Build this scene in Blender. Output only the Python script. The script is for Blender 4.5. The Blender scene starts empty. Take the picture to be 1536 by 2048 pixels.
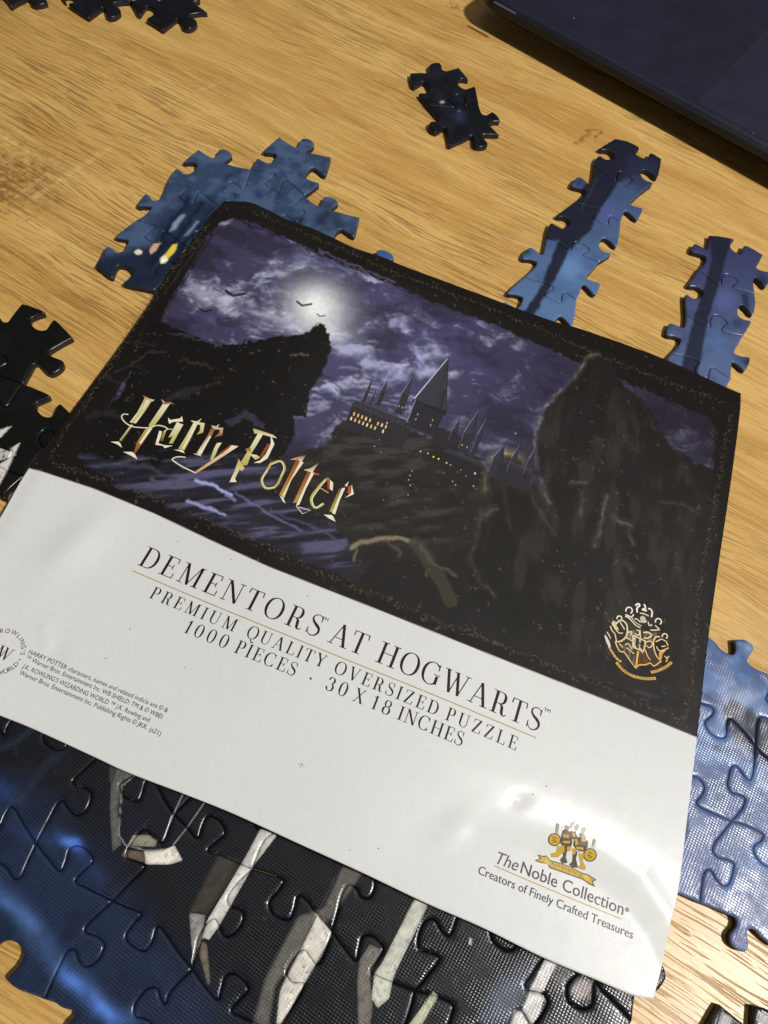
import bpy, bmesh, math, random
import numpy as np
from mathutils import Vector, Matrix
from mathutils.geometry import delaunay_2d_cdt, tessellate_polygon

random.seed(7)
rng = np.random.default_rng(11)
scene = bpy.context.scene
COL = scene.collection

# ------------------------------------------------------------------ camera
# all lengths below are written in millimetres (MM turns them into metres)
MM = 0.001
F_PX, PITCH, ROLL, CAM_H = 1414.57, 1.0931044, 0.2565687, 159.0
FWD = np.array([0.0, math.cos(PITCH), -math.sin(PITCH)])
_R = np.array([1.0, 0, 0])
_U = np.cross(_R, FWD)
RIGHT = math.cos(ROLL) * _R + math.sin(ROLL) * _U
UP = -math.sin(ROLL) * _R + math.cos(ROLL) * _U
cam_d = bpy.data.cameras.new("camera")
cam = bpy.data.objects.new("camera", cam_d)
COL.objects.link(cam)
cam.matrix_world = Matrix(((RIGHT[0], UP[0], -FWD[0], 0), (RIGHT[1], UP[1], -FWD[1], 0),
                           (RIGHT[2], UP[2], -FWD[2], CAM_H * MM), (0, 0, 0, 1)))
cam_d.sensor_fit = 'VERTICAL'
cam_d.sensor_height = 24.0
cam_d.sensor_width = 18.0
cam_d.lens = F_PX / 2048.0 * 24.0
cam_d.clip_start = 0.005
cam_d.clip_end = 20.0
scene.camera = cam

# ------------------------------------------------------------------ light
world = bpy.data.worlds.new("World")
scene.world = world
world.use_nodes = True
bg = world.node_tree.nodes["Background"]
bg.inputs[0].default_value = (1.0, 0.975, 0.94, 1)
bg.inputs[1].default_value = 0.05


def area_lamp(name, loc, target, size, power, color, shape='DISK', size_y=None):
    d = bpy.data.lights.new(name, 'AREA')
    d.shape = shape
    d.size = size
    if size_y:
        d.size_y = size_y
    d.energy = power
    d.color = color
    o = bpy.data.objects.new(name, d)
    COL.objects.link(o)
    o.location = loc
    o.rotation_euler = (Vector(target) - Vector(loc)).to_track_quat('-Z', 'Y').to_euler()
    return o


area_lamp("ceiling_lamp", (0.88, -0.02, 1.30), (0.03, 0.15, 0), 0.12, 22.5, (1.0, 0.975, 0.94))
area_lamp("ceiling_fill", (0.3, 0.7, 2.2), (0.1, 0.15, 0), 2.0, 4.0, (1.0, 0.96, 0.90), 'SQUARE')  # added fill: wide soft lamp overhead in place of stronger ambient light
area_lamp("edge_glint_lamp", (-0.45, -1.25, 0.95), (0.03, 0.15, 0), 0.10, 0.7, (0.96, 0.98, 1.0), 'SQUARE')  # added small lamp behind the camera, for glints on the piece edges
scene.view_settings.view_transform = 'Standard'
scene.view_settings.look = 'None'
scene.view_settings.exposure = 0.08
scene.view_settings.gamma = 1.0

# ------------------------------------------------------------------ helpers


def lin(c):
    c = np.asarray(c, float) / 255.0
    return np.where(c <= 0.04045, c / 12.92, ((c + 0.055) / 1.055) ** 2.4)


def C(x0, y0, s, *pts):
    """points read off an enlarged crop of the photograph -> photograph pixels"""
    return np.array([(x0 + a / s, y0 + b / s) for a, b in pts], float)


def bp(px, z):
    """photograph pixel -> point of the horizontal plane at height z (mm)"""
    px = np.asarray(px, float)
    d = FWD + ((px[..., 0] - 768) / F_PX)[..., None] * RIGHT - ((px[..., 1] - 1024) / F_PX)[..., None] * UP
    return d[..., :2] * (-(CAM_H - z) / d[..., 2])[..., None]


def pj(xy, z):
    xy = np.asarray(xy, float)
    d = np.concatenate([xy, np.broadcast_to(np.asarray(z, float) - CAM_H, xy.shape[:-1])[..., None]], -1)
    w = d @ FWD
    return np.stack([768 + F_PX * (d @ RIGHT) / w, 1024 - F_PX * (d @ UP) / w], -1)


def tag(o, label=None, cat=None, group=None, kind=None):
    if label: o['label'] = label
    if cat: o['category'] = cat
    if group: o['group'] = group
    if kind: o['kind'] = kind
    return o


def empty(name, loc, label, cat, group=None):
    o = bpy.data.objects.new(name, None)
    o.empty_display_size = 0.01
    COL.objects.link(o)
    o.location = [v * MM for v in loc]
    return tag(o, label, cat, group)


def mesh_obj(name, verts, faces, mats, parent=None, midx=None, colors=None, smooth=True, origin=(0, 0, 0)):
    """verts in mm; origin in mm (the parent's place) is taken off"""
    me = bpy.data.meshes.new(name)
    v = (np.asarray(verts, float) - np.asarray(origin, float)) * MM
    me.from_pydata(v.tolist(), [], faces)
    for m in mats:
        me.materials.append(m)
    if midx is not None:
        me.polygons.foreach_set('material_index', np.asarray(midx, np.int32))
    me.polygons.foreach_set('use_smooth', np.full(len(me.polygons), smooth) if np.isscalar(smooth) else np.asarray(smooth, bool))
    if colors is not None:
        a = me.color_attributes.new('print', 'FLOAT_COLOR', 'POINT')
        c4 = np.concatenate([np.asarray(colors, float), np.ones((len(colors), 1))], 1)
        a.data.foreach_set('color', c4.astype(np.float32).ravel())
    me.update()
    o = bpy.data.objects.new(name, me)
    COL.objects.link(o)
    if parent is not None:
        o.parent = parent
    return o


def hash2(ix, iy, seed):
    h = (ix.astype(np.int64) * 374761393 + iy.astype(np.int64) * 668265263 + seed * 974711) & 0xFFFFFFFF
    h = ((h ^ (h >> 13)) * 1274126177) & 0xFFFFFFFF
    return ((h ^ (h >> 16)) & 0xFFFF) / 65535.0


def vnoise(p, seed=0):
    i = np.floor(p)
    f = p - i
    f = f * f * f * (f * (f * 6 - 15) + 10)
    ix, iy = i[:, 0], i[:, 1]
    a, b = hash2(ix, iy, seed), hash2(ix + 1, iy, seed)
    c, d = hash2(ix, iy + 1, seed), hash2(ix + 1, iy + 1, seed)
    return (a * (1 - f[:, 0]) + b * f[:, 0]) * (1 - f[:, 1]) + (c * (1 - f[:, 0]) + d * f[:, 0]) * f[:, 1]


def fbm(p, octv=5, seed=0, gain=0.5):
    s = 0; a = 1.0; t = 0
    q = np.asarray(p, float)
    for k in range(octv):
        s = s + a * vnoise(q, seed + k * 17)
        t += a
        a *= gain
        q = q @ np.array([[1.6, 1.2], [-1.2, 1.6]]) + 3.7
    return s / t


def sstep(a, b, x):
    t = np.clip((x - a) / (b - a), 0, 1)
    return t * t * (3 - 2 * t)


def seg_dist(p, poly, closed=True):
    """distance of points to a polyline; also inside test"""
    poly = np.asarray(poly, float)
    n = len(poly)
    best = np.full(len(p), 1e18)
    ins = np.zeros(len(p), bool)
    for k in range(n if closed else n - 1):
        a = poly[k]; b = poly[(k + 1) % n]
        ab = b - a
        L = ab @ ab + 1e-12
        t = np.clip(((p - a) @ ab) / L, 0, 1)
        d = p - a - t[:, None] * ab
        best = np.minimum(best, (d * d).sum(1))
        if closed:
            cond = (a[1] > p[:, 1]) != (b[1] > p[:, 1])
            if cond.any():
                xi = a[0] + (p[:, 1] - a[1]) * (b[0] - a[0]) / (b[1] - a[1] if b[1] != a[1] else 1e-9)
                ins ^= cond & (p[:, 0] < xi)
    return np.sqrt(best), ins


class Paint:
    """colours for a set of points: p in photograph pixels (flat print on the piece), q in mm on the table"""

    def __init__(self, p, q, base):
        self.p, self.q = p, q
        self.c = np.tile(lin(base), (len(p), 1)) if np.ndim(base) == 1 else base
        self.w = p

    def warp(self, scale, amt, seed=3):
        n = np.stack([fbm(self.q / scale, 4, seed) - .5, fbm(self.q / scale, 4, seed + 50) - .5], 1)
        self.w = self.p + n * amt * 2
        return self

    def mix(self, m, col):
        self.c = self.c * (1 - m[:, None]) + lin(col) * m[:, None]

    def mask_poly(self, poly, blur=1.0):
        poly = np.asarray(poly, float)
        lo, hi = poly.min(0) - blur, poly.max(0) + blur
        m = np.zeros(len(self.w))
        s = ((self.w >= lo) & (self.w <= hi)).all(1)
        if s.any():
            d, i = seg_dist(self.w[s], poly)
            m[s] = sstep(blur, -blur, np.where(i, -d, d))
        return m

    def poly(self, poly, col, blur=1.0, a=1.0):
        self.mix(self.mask_poly(poly, blur) * a, col)

    def stroke_mask(self, line, width, blur=1.0):
        line = np.asarray(line, float)
        lo, hi = line.min(0) - blur - width, line.max(0) + blur + width
        m = np.zeros(len(self.w))
        s = ((self.w >= lo) & (self.w <= hi)).all(1)
        if s.any():
            d, _ = seg_dist(self.w[s], line, False)
            m[s] = sstep(width / 2 + blur, width / 2 - blur, d)
        return m

    def stroke(self, line, width, col, blur=1.0, a=1.0):
        self.mix(self.stroke_mask(line, width, blur) * a, col)

    def blob(self, c, r, col, a=1.0, ang=0, ratio=1.0):
        d = self.w - np.asarray(c, float)
        ca, sa = math.cos(ang), math.sin(ang)
        x = d[:, 0] * ca + d[:, 1] * sa
        y = (-d[:, 0] * sa + d[:, 1] * ca) / ratio
        m = np.exp(-(x * x + y * y) / (r * r))
        self.mix(m * a, col)


# ------------------------------------------------------------------ materials


def mat(name):
    m = bpy.data.materials.new(name)
    m.use_nodes = True
    nt = m.node_tree
    return m, nt, nt.nodes["Principled BSDF"]


class NG:
    """little node-graph writer"""

    def __init__(self, nt):
        self.nt = nt

    def n(self, typ, **kw):
        x = self.nt.nodes.new(typ)
        for k, v in kw.items():
            setattr(x, k, v)
        return x

    def link(self, a, b):
        self.nt.links.new(a, b)

    def val(self, sock, v):
        if isinstance(v, bpy.types.NodeSocket):
            self.link(v, sock)
        else:
            sock.default_value = v

    def math(self, op, a, b=0.0, c=0.0, clamp=False):
        x = self.n('ShaderNodeMath', operation=op, use_clamp=clamp)
        for i, v in enumerate((a, b, c)):
            self.val(x.inputs[i], v)
        return x.outputs[0]

    def mapping(self, vec, scale=(1, 1, 1), loc=(0, 0, 0), rot=(0, 0, 0)):
        x = self.n('ShaderNodeMapping')
        self.link(vec, x.inputs[0])
        x.inputs[1].default_value = loc
        x.inputs[2].default_value = rot
        x.inputs[3].default_value = scale
        return x.outputs[0]

    def noise(self, vec, scale=1.0, detail=3.0, rough=0.5, dist=0.0):
        x = self.n('ShaderNodeTexNoise')
        self.link(vec, x.inputs['Vector'])
        x.inputs['Scale'].default_value = scale
        x.inputs['Detail'].default_value = detail
        x.inputs['Roughness'].default_value = rough
        x.inputs['Distortion'].default_value = dist
        return x.outputs[0]

    def ramp(self, fac, a, b, smooth=True):
        x = self.n('ShaderNodeMapRange', interpolation_type='SMOOTHSTEP' if smooth else 'LINEAR')
        self.val(x.inputs[0], fac)
        x.inputs[1].default_value = a
        x.inputs[2].default_value = b
        return x.outputs[0]

    def mixc(self, fac, a, b, blend='MIX'):
        x = self.n('ShaderNodeMix', data_type='RGBA', blend_type=blend)
        self.val(x.inputs[0], fac)
        self.val(x.inputs[6], a)
        self.val(x.inputs[7], b)
        return x.outputs[2]


def rgba(c):
    return tuple(lin(c)) + (1.0,)


# printed cardboard face with a linen emboss
def linen_material(name, linen, rough, spec=0.5):
    m, nt, b = mat(name)
    g = NG(nt)
    at = g.n('ShaderNodeAttribute', attribute_name='print')
    g.link(at.outputs['Color'], b.inputs['Base Color'])
    co = g.n('ShaderNodeTexCoord').outputs['Object']
    v = g.mapping(co, scale=(1000, 1000, 1000), rot=(0, 0, math.radians(19.5)))
    s = g.n('ShaderNodeSeparateXYZ')
    g.link(v, s.inputs[0])
    wob = g.noise(v, 0.25, 2)
    x = g.math('SINE', g.math('MULTIPLY_ADD', wob, 1.2, g.math('MULTIPLY', s.outputs[0], 2 * math.pi / 0.62)))
    y = g.math('SINE', g.math('MULTIPLY_ADD', wob, 1.2, g.math('MULTIPLY', s.outputs[1], 2 * math.pi / 0.55)))
    irr = g.noise(v, 0.6, 2)
    h = g.math('ADD', g.math('MULTIPLY', x, 0.55), y)
    h = g.math('MULTIPLY', h, g.math('MULTIPLY', g.ramp(g.noise(v, 0.18, 3), 0.25, 0.68), g.math('MULTIPLY_ADD', irr, 1.2, 0.5)))
    gr = g.noise(v, 2.0, 2)
    h = g.math('MULTIPLY_ADD', gr, 0.5, h)
    bu = g.n('ShaderNodeBump')
    gn = g.n('ShaderNodeNewGeometry')
    sn = g.n('ShaderNodeSeparateXYZ'); g.link(gn.outputs['Normal'], sn.inputs[0])
    g.link(g.math('MULTIPLY', g.ramp(sn.outputs[2], 0.965, 0.999), linen), bu.inputs['Strength'])
    bu.inputs['Distance'].default_value = 0.00006
    g.link(h, bu.inputs['Height'])
    g.link(bu.outputs[0], b.inputs['Normal'])
    g.link(g.math('MULTIPLY_ADD', irr, 0.10, rough - 0.05), b.inputs['Roughness'])
    b.inputs['Specular IOR Level'].default_value = spec
    return m


M_CARD = linen_material("printed_cardboard", 0.36, 0.25, 0.42)

M_SIDE, nt, b = mat("cut_cardboard_edge")
g = NG(nt)
co = g.n('ShaderNodeTexCoord').outputs['Object']
nz = g.noise(g.mapping(co, scale=(900, 900, 2600)), 1.0, 3)
g.link(g.mixc(nz, rgba((20, 19, 24)), rgba((50, 44, 46))), b.inputs['Base Color'])
b.inputs['Roughness'].default_value = 0.6

M_PAPER, nt, b = mat("coated_printed_paper")
g = NG(nt)
at = g.n('ShaderNodeAttribute', attribute_name='print')
co = g.n('ShaderNodeTexCoord').outputs['Object']
v = g.mapping(co, scale=(1000, 1000, 1000))
mot = g.noise(v, 0.8, 4)
g.link(g.mixc(1.0, at.outputs['Color'], g.mixc(mot, (0.95, 0.95, 0.95, 1), (1.04, 1.04, 1.03, 1)), 'MULTIPLY'), b.inputs['Base Color'])
bu = g.n('ShaderNodeBump')
bu.inputs['Strength'].default_value = 0.10
bu.inputs['Distance'].default_value = 0.00005
g.link(g.math('ADD', g.noise(v, 2.2, 3), g.math('MULTIPLY', g.noise(v, 0.25, 3), 3.0)), bu.inputs['Height'])
g.link(bu.outputs[0], b.inputs['Normal'])
g.link(g.math('MULTIPLY_ADD', g.noise(v, 0.3, 3), 0.07, 0.19), b.inputs['Roughness'])
b.inputs['Specular IOR Level'].default_value = 0.5

# ------------------------------------------------------------------ table top (wood grain print with embossed pores)
M_WOOD, nt, b = mat("oiled_oak_grain")
g = NG(nt)
co = g.n('ShaderNodeTexCoord').outputs['Object']
GR = math.radians(17.2)
base = g.mapping(co, scale=(1000, 1000, 1000), rot=(0, 0, GR))         # x runs along the grain, millimetres
bend = g.noise(g.mapping(base, scale=(0.012, 0.03, 1)), 1.0, 2)
vs = g.n('ShaderNodeVectorMath', operation='ADD')
cb = g.n('ShaderNodeCombineXYZ')
g.link(g.math('MULTIPLY', bend, 14.0), cb.inputs[1])
g.link(base, vs.inputs[0]); g.link(cb.outputs[0], vs.inputs[1])
W = vs.outputs[0]
tone = g.noise(g.mapping(W, scale=(0.010, 0.075, 1)), 1.0, 4, 0.55)
streak = g.noise(g.mapping(W, scale=(0.018, 0.42, 1)), 1.0, 4, 0.6)
fine = g.noise(g.mapping(W, scale=(0.06, 1.5, 1)), 1.0, 3, 0.65)
poremask = g.ramp(g.noise(g.mapping(W, scale=(0.009, 0.022, 1)), 1.0, 2), 0.40, 0.62)
pn = g.noise(g.mapping(W, scale=(0.050, 1.25, 1)), 1.0, 1.0, 0.4)
pn2 = g.noise(g.mapping(W, scale=(0.085, 2.1, 1), loc=(11, 5, 0)), 1.0, 1.0, 0.4)
pn3 = g.noise(g.mapping(W, scale=(0.034, 1.7, 1), loc=(31, 45, 0)), 1.0, 1.0, 0.4)
pore = g.math('MULTIPLY', g.ramp(pn, 0.62, 0.65), g.math('MULTIPLY_ADD', poremask, 0.65, 0.28))
pore = g.math('MAXIMUM', pore, g.math('MULTIPLY', g.ramp(pn2, 0.61, 0.65), g.math('MULTIPLY_ADD', poremask, 0.55, 0.3)))
pore = g.math('MAXIMUM', pore, g.math('MULTIPLY', g.ramp(pn3, 0.62, 0.66), g.math('MULTIPLY_ADD', poremask, 0.6, 0.35)))
ridge = g.math('MULTIPLY', g.ramp(pn, 0.42, 0.35), 0.6)
speck = g.noise(g.mapping(base, scale=(0.5, 2.2, 1)), 1.2, 3, 0.75)
colr = g.mixc(g.ramp(tone, 0.32, 0.68), rgba((198, 152, 78)), rgba((224, 182, 106)))
colr = g.mixc(g.math('MULTIPLY', g.ramp(streak, 0.50, 0.72), 0.20), colr, rgba((172, 126, 68)))
colr = g.mixc(g.math('MULTIPLY', g.ramp(streak, 0.46, 0.30), 0.45), colr, rgba((232, 198, 136)))
colr = g.mixc(g.math('MULTIPLY', g.ramp(fine, 0.52, 0.66), 0.28), colr, rgba((154, 112, 62)))
colr = g.mixc(g.math('MULTIPLY', g.ramp(speck, 0.50, 0.72), 0.30), colr, rgba((240, 204, 138)))
colr = g.mixc(g.math('MULTIPLY', ridge, 0.5), colr, rgba((238, 200, 130)))


# knots, medullary flecks and cross rays at their places on the top
fleck_n = g.noise(base, 0.45, 3, 0.6)


def fleck(px0, px1, w):
    a, b_ = bp(px0, 0), bp(px1, 0)
    d = b_ - a
    L = float(np.hypot(*d)); ang = math.atan2(d[1], d[0])
    mp = g.n('ShaderNodeMapping', vector_type='TEXTURE')
    mp.inputs[1].default_value = (a[0], a[1], 0)
    mp.inputs[2].default_value = (0, 0, ang)
    sc = g.mapping(co, scale=(1000, 1000, 1000))
    dn = g.n('ShaderNodeTexNoise'); g.link(sc, dn.inputs['Vector']); dn.inputs['Scale'].default_value = 0.5
    dn.inputs['Detail'].default_value = 4
    ad = g.n('ShaderNodeVectorMath', operation='MULTIPLY_ADD')
    g.link(dn.outputs['Color'], ad.inputs[0]); ad.inputs[1].default_value = (w * 2.2, w * 2.2, 0)
    sb = g.n('ShaderNodeVectorMath', operation='SUBTRACT')
    g.link(sc, sb.inputs[0]); sb.inputs[1].default_value = (w * 1.1, w * 1.1, 0)
    g.link(sb.outputs[0], ad.inputs[2])
    g.link(ad.outputs[0], mp.inputs[0])
    s = g.n('ShaderNodeSeparateXYZ'); g.link(mp.outputs[0], s.inputs[0])
    my = g.ramp(g.math('ABSOLUTE', s.outputs[1]), w, w * 0.35)
    mx = g.math('MULTIPLY', g.ramp(s.outputs[0], -w, w), g.ramp(s.outputs[0], L + w, L - w))
    return g.math('MULTIPLY', g.math('MULTIPLY', mx, my), g.math('MULTIPLY_ADD', g.ramp(fleck_n, 0.38, 0.62), 0.75, 0.25))


for p0, p1, w, col, a in (
        ((-40, 350), (70, 385), 13, (108, 66, 28), 0.75), ((-30, 300), (120, 335), 9, (150, 102, 52), 0.5),
        ((60, 400), (218, 296), 1.5, (238, 200, 134), 0.6), ((25, 398), (100, 345), 0.9, (226, 184, 120), 0.7),
        ((275, 232), (440, 165), 1.1, (236, 196, 130), 0.45), ((90, 195), (152, 165), 1.6, (234, 194, 128), 0.4),
        ((0, 205), (30, 185), 1.2, (234, 194, 128), 0.35),
        ((1150, 290), (1180, 265), 1.2, (128, 80, 34), 0.7), ((1170, 262), (1206, 258), 1.0, (122, 74, 30), 0.7),
        ((1190, 275), (1205, 262), 0.8, (112, 66, 26), 0.8), ((890, 8), (925, 18), 3.0, (126, 78, 34), 0.6)):
    colr = g.mixc(g.math('MULTIPLY', fleck(p0, p1, w), a), colr, rgba(col))
colr = g.mixc(g.math('MULTIPLY', pore, 0.60), colr, rgba((106, 70, 34)))
g.link(colr, b.inputs['Base Color'])
hh = g.math('SUBTRACT', g.math('MULTIPLY_ADD', fine, 0.35, g.math('MULTIPLY', speck, 0.15)), pore)
bu = g.n('ShaderNodeBump')
bu.inputs['Strength'].default_value = 0.7
bu.inputs['Distance'].default_value = 0.00014
g.link(hh, bu.inputs['Height'])
g.link(bu.outputs[0], b.inputs['Normal'])
g.link(g.math('MULTIPLY_ADD', pore, 0.2, g.math('MULTIPLY_ADD', speck, 0.14, 0.29)), b.inputs['Roughness'])
b.inputs['Specular IOR Level'].default_value = 0.5


def box_mesh(x0, x1, y0, y1, z0, z1):
    v = [(x, y, z) for z in (z0, z1) for y in (y0, y1) for x in (x0, x1)]
    f = [(0, 2, 3, 1), (4, 5, 7, 6), (0, 1, 5, 4), (2, 6, 7, 3), (0, 4, 6, 2), (1, 3, 7, 5)]
    return v, f


v, f = box_mesh(-520, 560, -230, 620, -26, 0)
top = mesh_obj("table_top", v, f, [M_WOOD], smooth=False)
bev = top.modifiers.new("edge", 'BEVEL'); bev.width = 0.002; bev.segments = 2
tag(top, kind='structure')

# ------------------------------------------------------------------ laptop
M_LAP, nt, b = mat("satin_navy_plastic")
g = NG(nt)
co = g.n('ShaderNodeTexCoord').outputs['Object']
v = g.mapping(co, scale=(1000, 1000, 1000))
dust = g.ramp(g.noise(v, 0.9, 2), 0.80, 0.86)
g.link(g.mixc(dust, g.mixc(g.noise(v, 0.05, 3), rgba((23, 25, 35)), rgba((37, 39, 59))), rgba((120, 124, 140))), b.inputs['Base Color'])
bu = g.n('ShaderNodeBump'); bu.inputs['Strength'].default_value = 0.12; bu.inputs['Distance'].default_value = 0.00005
g.link(g.noise(v, 4.0, 2), bu.inputs['Height']); g.link(bu.outputs[0], b.inputs['Normal'])
g.link(g.math('MULTIPLY_ADD', g.noise(v, 0.10, 5), 0.28, 0.28), b.inputs['Roughness'])
b.inputs['Specular IOR Level'].default_value = 0.4
M_PAD, nt, b = mat("satin_trackpad_surface")
g = NG(nt)
co = g.n('ShaderNodeTexCoord').outputs['Object']
v = g.mapping(co, scale=(1000, 1000, 1000))
g.link(g.mixc(g.noise(v, 0.06, 4), rgba((33, 33, 49)), rgba((43, 43, 64))), b.inputs['Base Color'])
g.link(g.math('MULTIPLY_ADD', g.noise(v, 0.12, 5), 0.25, 0.25), b.inputs['Roughness'])
M_LAPB, nt, b = mat("dark_rubberised_plastic")
g = NG(nt)
co = g.n('ShaderNodeTexCoord').outputs['Object']
g.link(g.mixc(g.noise(g.mapping(co, scale=(1000, 1000, 1000)), 0.5, 3), rgba((22, 22, 26)), rgba((38, 38, 42))), b.inputs['Base Color'])
b.inputs['Roughness'].default_value = 0.5
M_GAP_STRIP, nt, b = mat("black_gap_strip")  # near-black colour standing in for the shade inside a groove
g = NG(nt)
co = g.n('ShaderNodeTexCoord').outputs['Object']
g.link(g.mixc(g.noise(g.mapping(co, scale=(1000, 1000, 1000)), 1.0, 2), rgba((6, 6, 9)), rgba((14, 14, 18))), b.inputs['Base Color'])
b.inputs['Roughness'].default_value = 0.7
M_SLOT, nt, b = mat("grey_indicator_window")
g = NG(nt)
co = g.n('ShaderNodeTexCoord').outputs['Object']
g.link(g.mixc(g.noise(g.mapping(co, scale=(1000, 1000, 1000)), 1.0, 2), rgba((74, 75, 78)), rgba((96, 97, 99))), b.inputs['Base Color'])
b.inputs['Roughness'].default_value = 0.35

LA = math.radians(-24.24)
LO = np.array([-16.6, 304.0])
LX = np.array([math.cos(LA), math.sin(LA)]); LY = np.array([-LX[1], LX[0]])


def lap(x, y, z):
    q = LO + LX * x + LY * y
    return (q[0], q[1], z)


laptop = empty("laptop", (LO[0], LO[1], 0), "dark navy laptop at the top right with its front edge and trackpad showing", "laptop")
LORG = (LO[0], LO[1], 0)


def rrect(x0, x1, y0, y1, r, n=6):
    out = []
    for cx, cy, a0 in ((x1 - r, y0 + r, -90), (x1 - r, y1 - r, 0), (x0 + r, y1 - r, 90), (x0 + r, y0 + r, 180)):
        for k in range(n + 1):
            a = math.radians(a0 + 90 * k / n)
            out.append((cx + r * math.cos(a), cy + r * math.sin(a)))
    return out


def lofted(name, rings, m, parent, org, cap_top=True, cap_bot=True, midx=None):
    n = len(rings[0][0])
    V = []; Fc = []
    for pts, z in rings:
        V += [lap(x, y, z) for x, y in pts]
    for k in range(len(rings) - 1):
        for i in range(n):
            j = (i + 1) % n
            Fc.append((k * n + i, k * n + j, (k + 1) * n + j, (k + 1) * n + i))
    if cap_bot: Fc.append(tuple(range(n - 1, -1, -1)))
    if cap_top: Fc.append(tuple(range((len(rings) - 1) * n, len(rings) * n)))
    sm = [len(ff) == 4 for ff in Fc]
    return mesh_obj(name, V, Fc, [m], parent, smooth=sm, origin=org)


LWd, LDp = 320, 225
lofted("base_cover", [(rrect(22, LWd - 22, 18, LDp - 8, 6), 2.4), (rrect(12, LWd - 12, 9, LDp - 5, 7), 4.8),
                      (rrect(2.5, LWd - 2.5, 1.8, LDp - 1.5, 9), 7.4), (rrect(0, LWd, 0, LDp, 10), 7.9)], M_LAPB, laptop, LORG, cap_top=True)
lofted("front_lip", [(rrect(0, LWd, 0, LDp, 10), 7.93), (rrect(0.0, LWd, 0.0, LDp, 10), 8.6), (rrect(0.25, LWd - .25, 0.25, LDp - .25, 9.8), 9.8),
                     (rrect(0.6, LWd - .6, 0.6, LDp - .6, 9.5), 10.9)], M_LAPB, laptop, LORG, cap_bot=False)
lofted("palm_rest", [(rrect(0.62, LWd - .62, 0.62, LDp - .62, 9.5), 10.93), (rrect(1.1, LWd - 1.1, 1.1, LDp - 1.1, 9), 11.6), (rrect(2.0, LWd - 2, 2.0, LDp - 2, 8), 12.0)], M_LAP, laptop, LORG, cap_bot=False)
for fx, fy in ((40, 30), (LWd - 40, 30), (40, LDp - 24), (LWd - 40, LDp - 24)):
    lofted("rubber_foot", [(rrect(fx - 9, fx + 9, fy - 3, fy + 3, 2.5, 3), 0.02), (rrect(fx - 9, fx + 9, fy - 3, fy + 3, 2.5, 3), 2.39)], M_LAPB, laptop, LORG)
t0 = bp((1393.6, 204), 12.0) - LO
tx, ty = float(t0 @ LX), float(t0 @ LY)
TW, TH = 105, 68
lofted("trackpad_gap_strip", [(rrect(tx - .5, tx + TW + .4, ty - .35, ty + TH + .4, .5, 3), 11.9), (rrect(tx - .5, tx + TW + .4, ty - .35, ty + TH + .4, .5, 3), 12.02)], M_GAP_STRIP, laptop, LORG)  # groove's shade as a black strip standing just proud of the deck
lofted("trackpad", [(rrect(tx, tx + TW, ty, ty + TH, .6, 3), 11.95), (rrect(tx, tx + TW, ty, ty + TH, .6, 3), 12.05),
                    (rrect(tx + .1, tx + TW - .1, ty + .1, ty + TH - .1, .6, 3), 12.10)], M_PAD, laptop, LORG)
s0, s1 = bp((989, 3), 12) - LO, bp((1031, 28), 12) - LO
sx0, sx1, sy = float(s0 @ LX), float(s1 @ LX), float((s0 @ LY + s1 @ LY) / 2)
lofted("indicator_slot", [(rrect(sx0, sx1, sy - .55, sy + .55, .3, 3), 11.95), (rrect(sx0, sx1, sy - .55, sy + .55, .3, 3), 12.05)], M_SLOT, laptop, LORG)
dsp = bp((1507, 266), 12.2) - LO
cr = rng
V = []; Fc = []
for (px, rr) in (((1507, 266), .45), ((1148, 36), .55), ((1129, 68), .2), ((1364, 165), .2), ((1297, 167), .15), ((1448, 126), .2), ((1527, 293), .2)):
    q = bp(px, 12.1) - LO
    ox, oy = float(q @ LX), float(q @ LY)
    k0 = len(V)
    for k in range(6):
        a = k * math.pi / 3 + rr
        V.append(lap(ox + rr * (0.7 + .3 * (k % 2)) * math.cos(a), oy + rr * (0.6 + .3 * ((k + 1) % 2)) * math.sin(a), 12.0))
    V.append(lap(ox, oy, 12.0 + rr * .8))
    Fc += [(k0 + k, k0 + (k + 1) % 6, k0 + 6) for k in range(6)]
crumbs = mesh_obj("dust_speck", V, Fc, [M_SLOT], None)
tag(crumbs, "pale crumbs and dust specks scattered on the dark laptop palm rest", "dust", kind='stuff')

# ------------------------------------------------------------------ jigsaw pieces
TH_P = 1.9          # thickness of the cardboard
RND = 0.55           # rounding of the pressed edge


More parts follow.
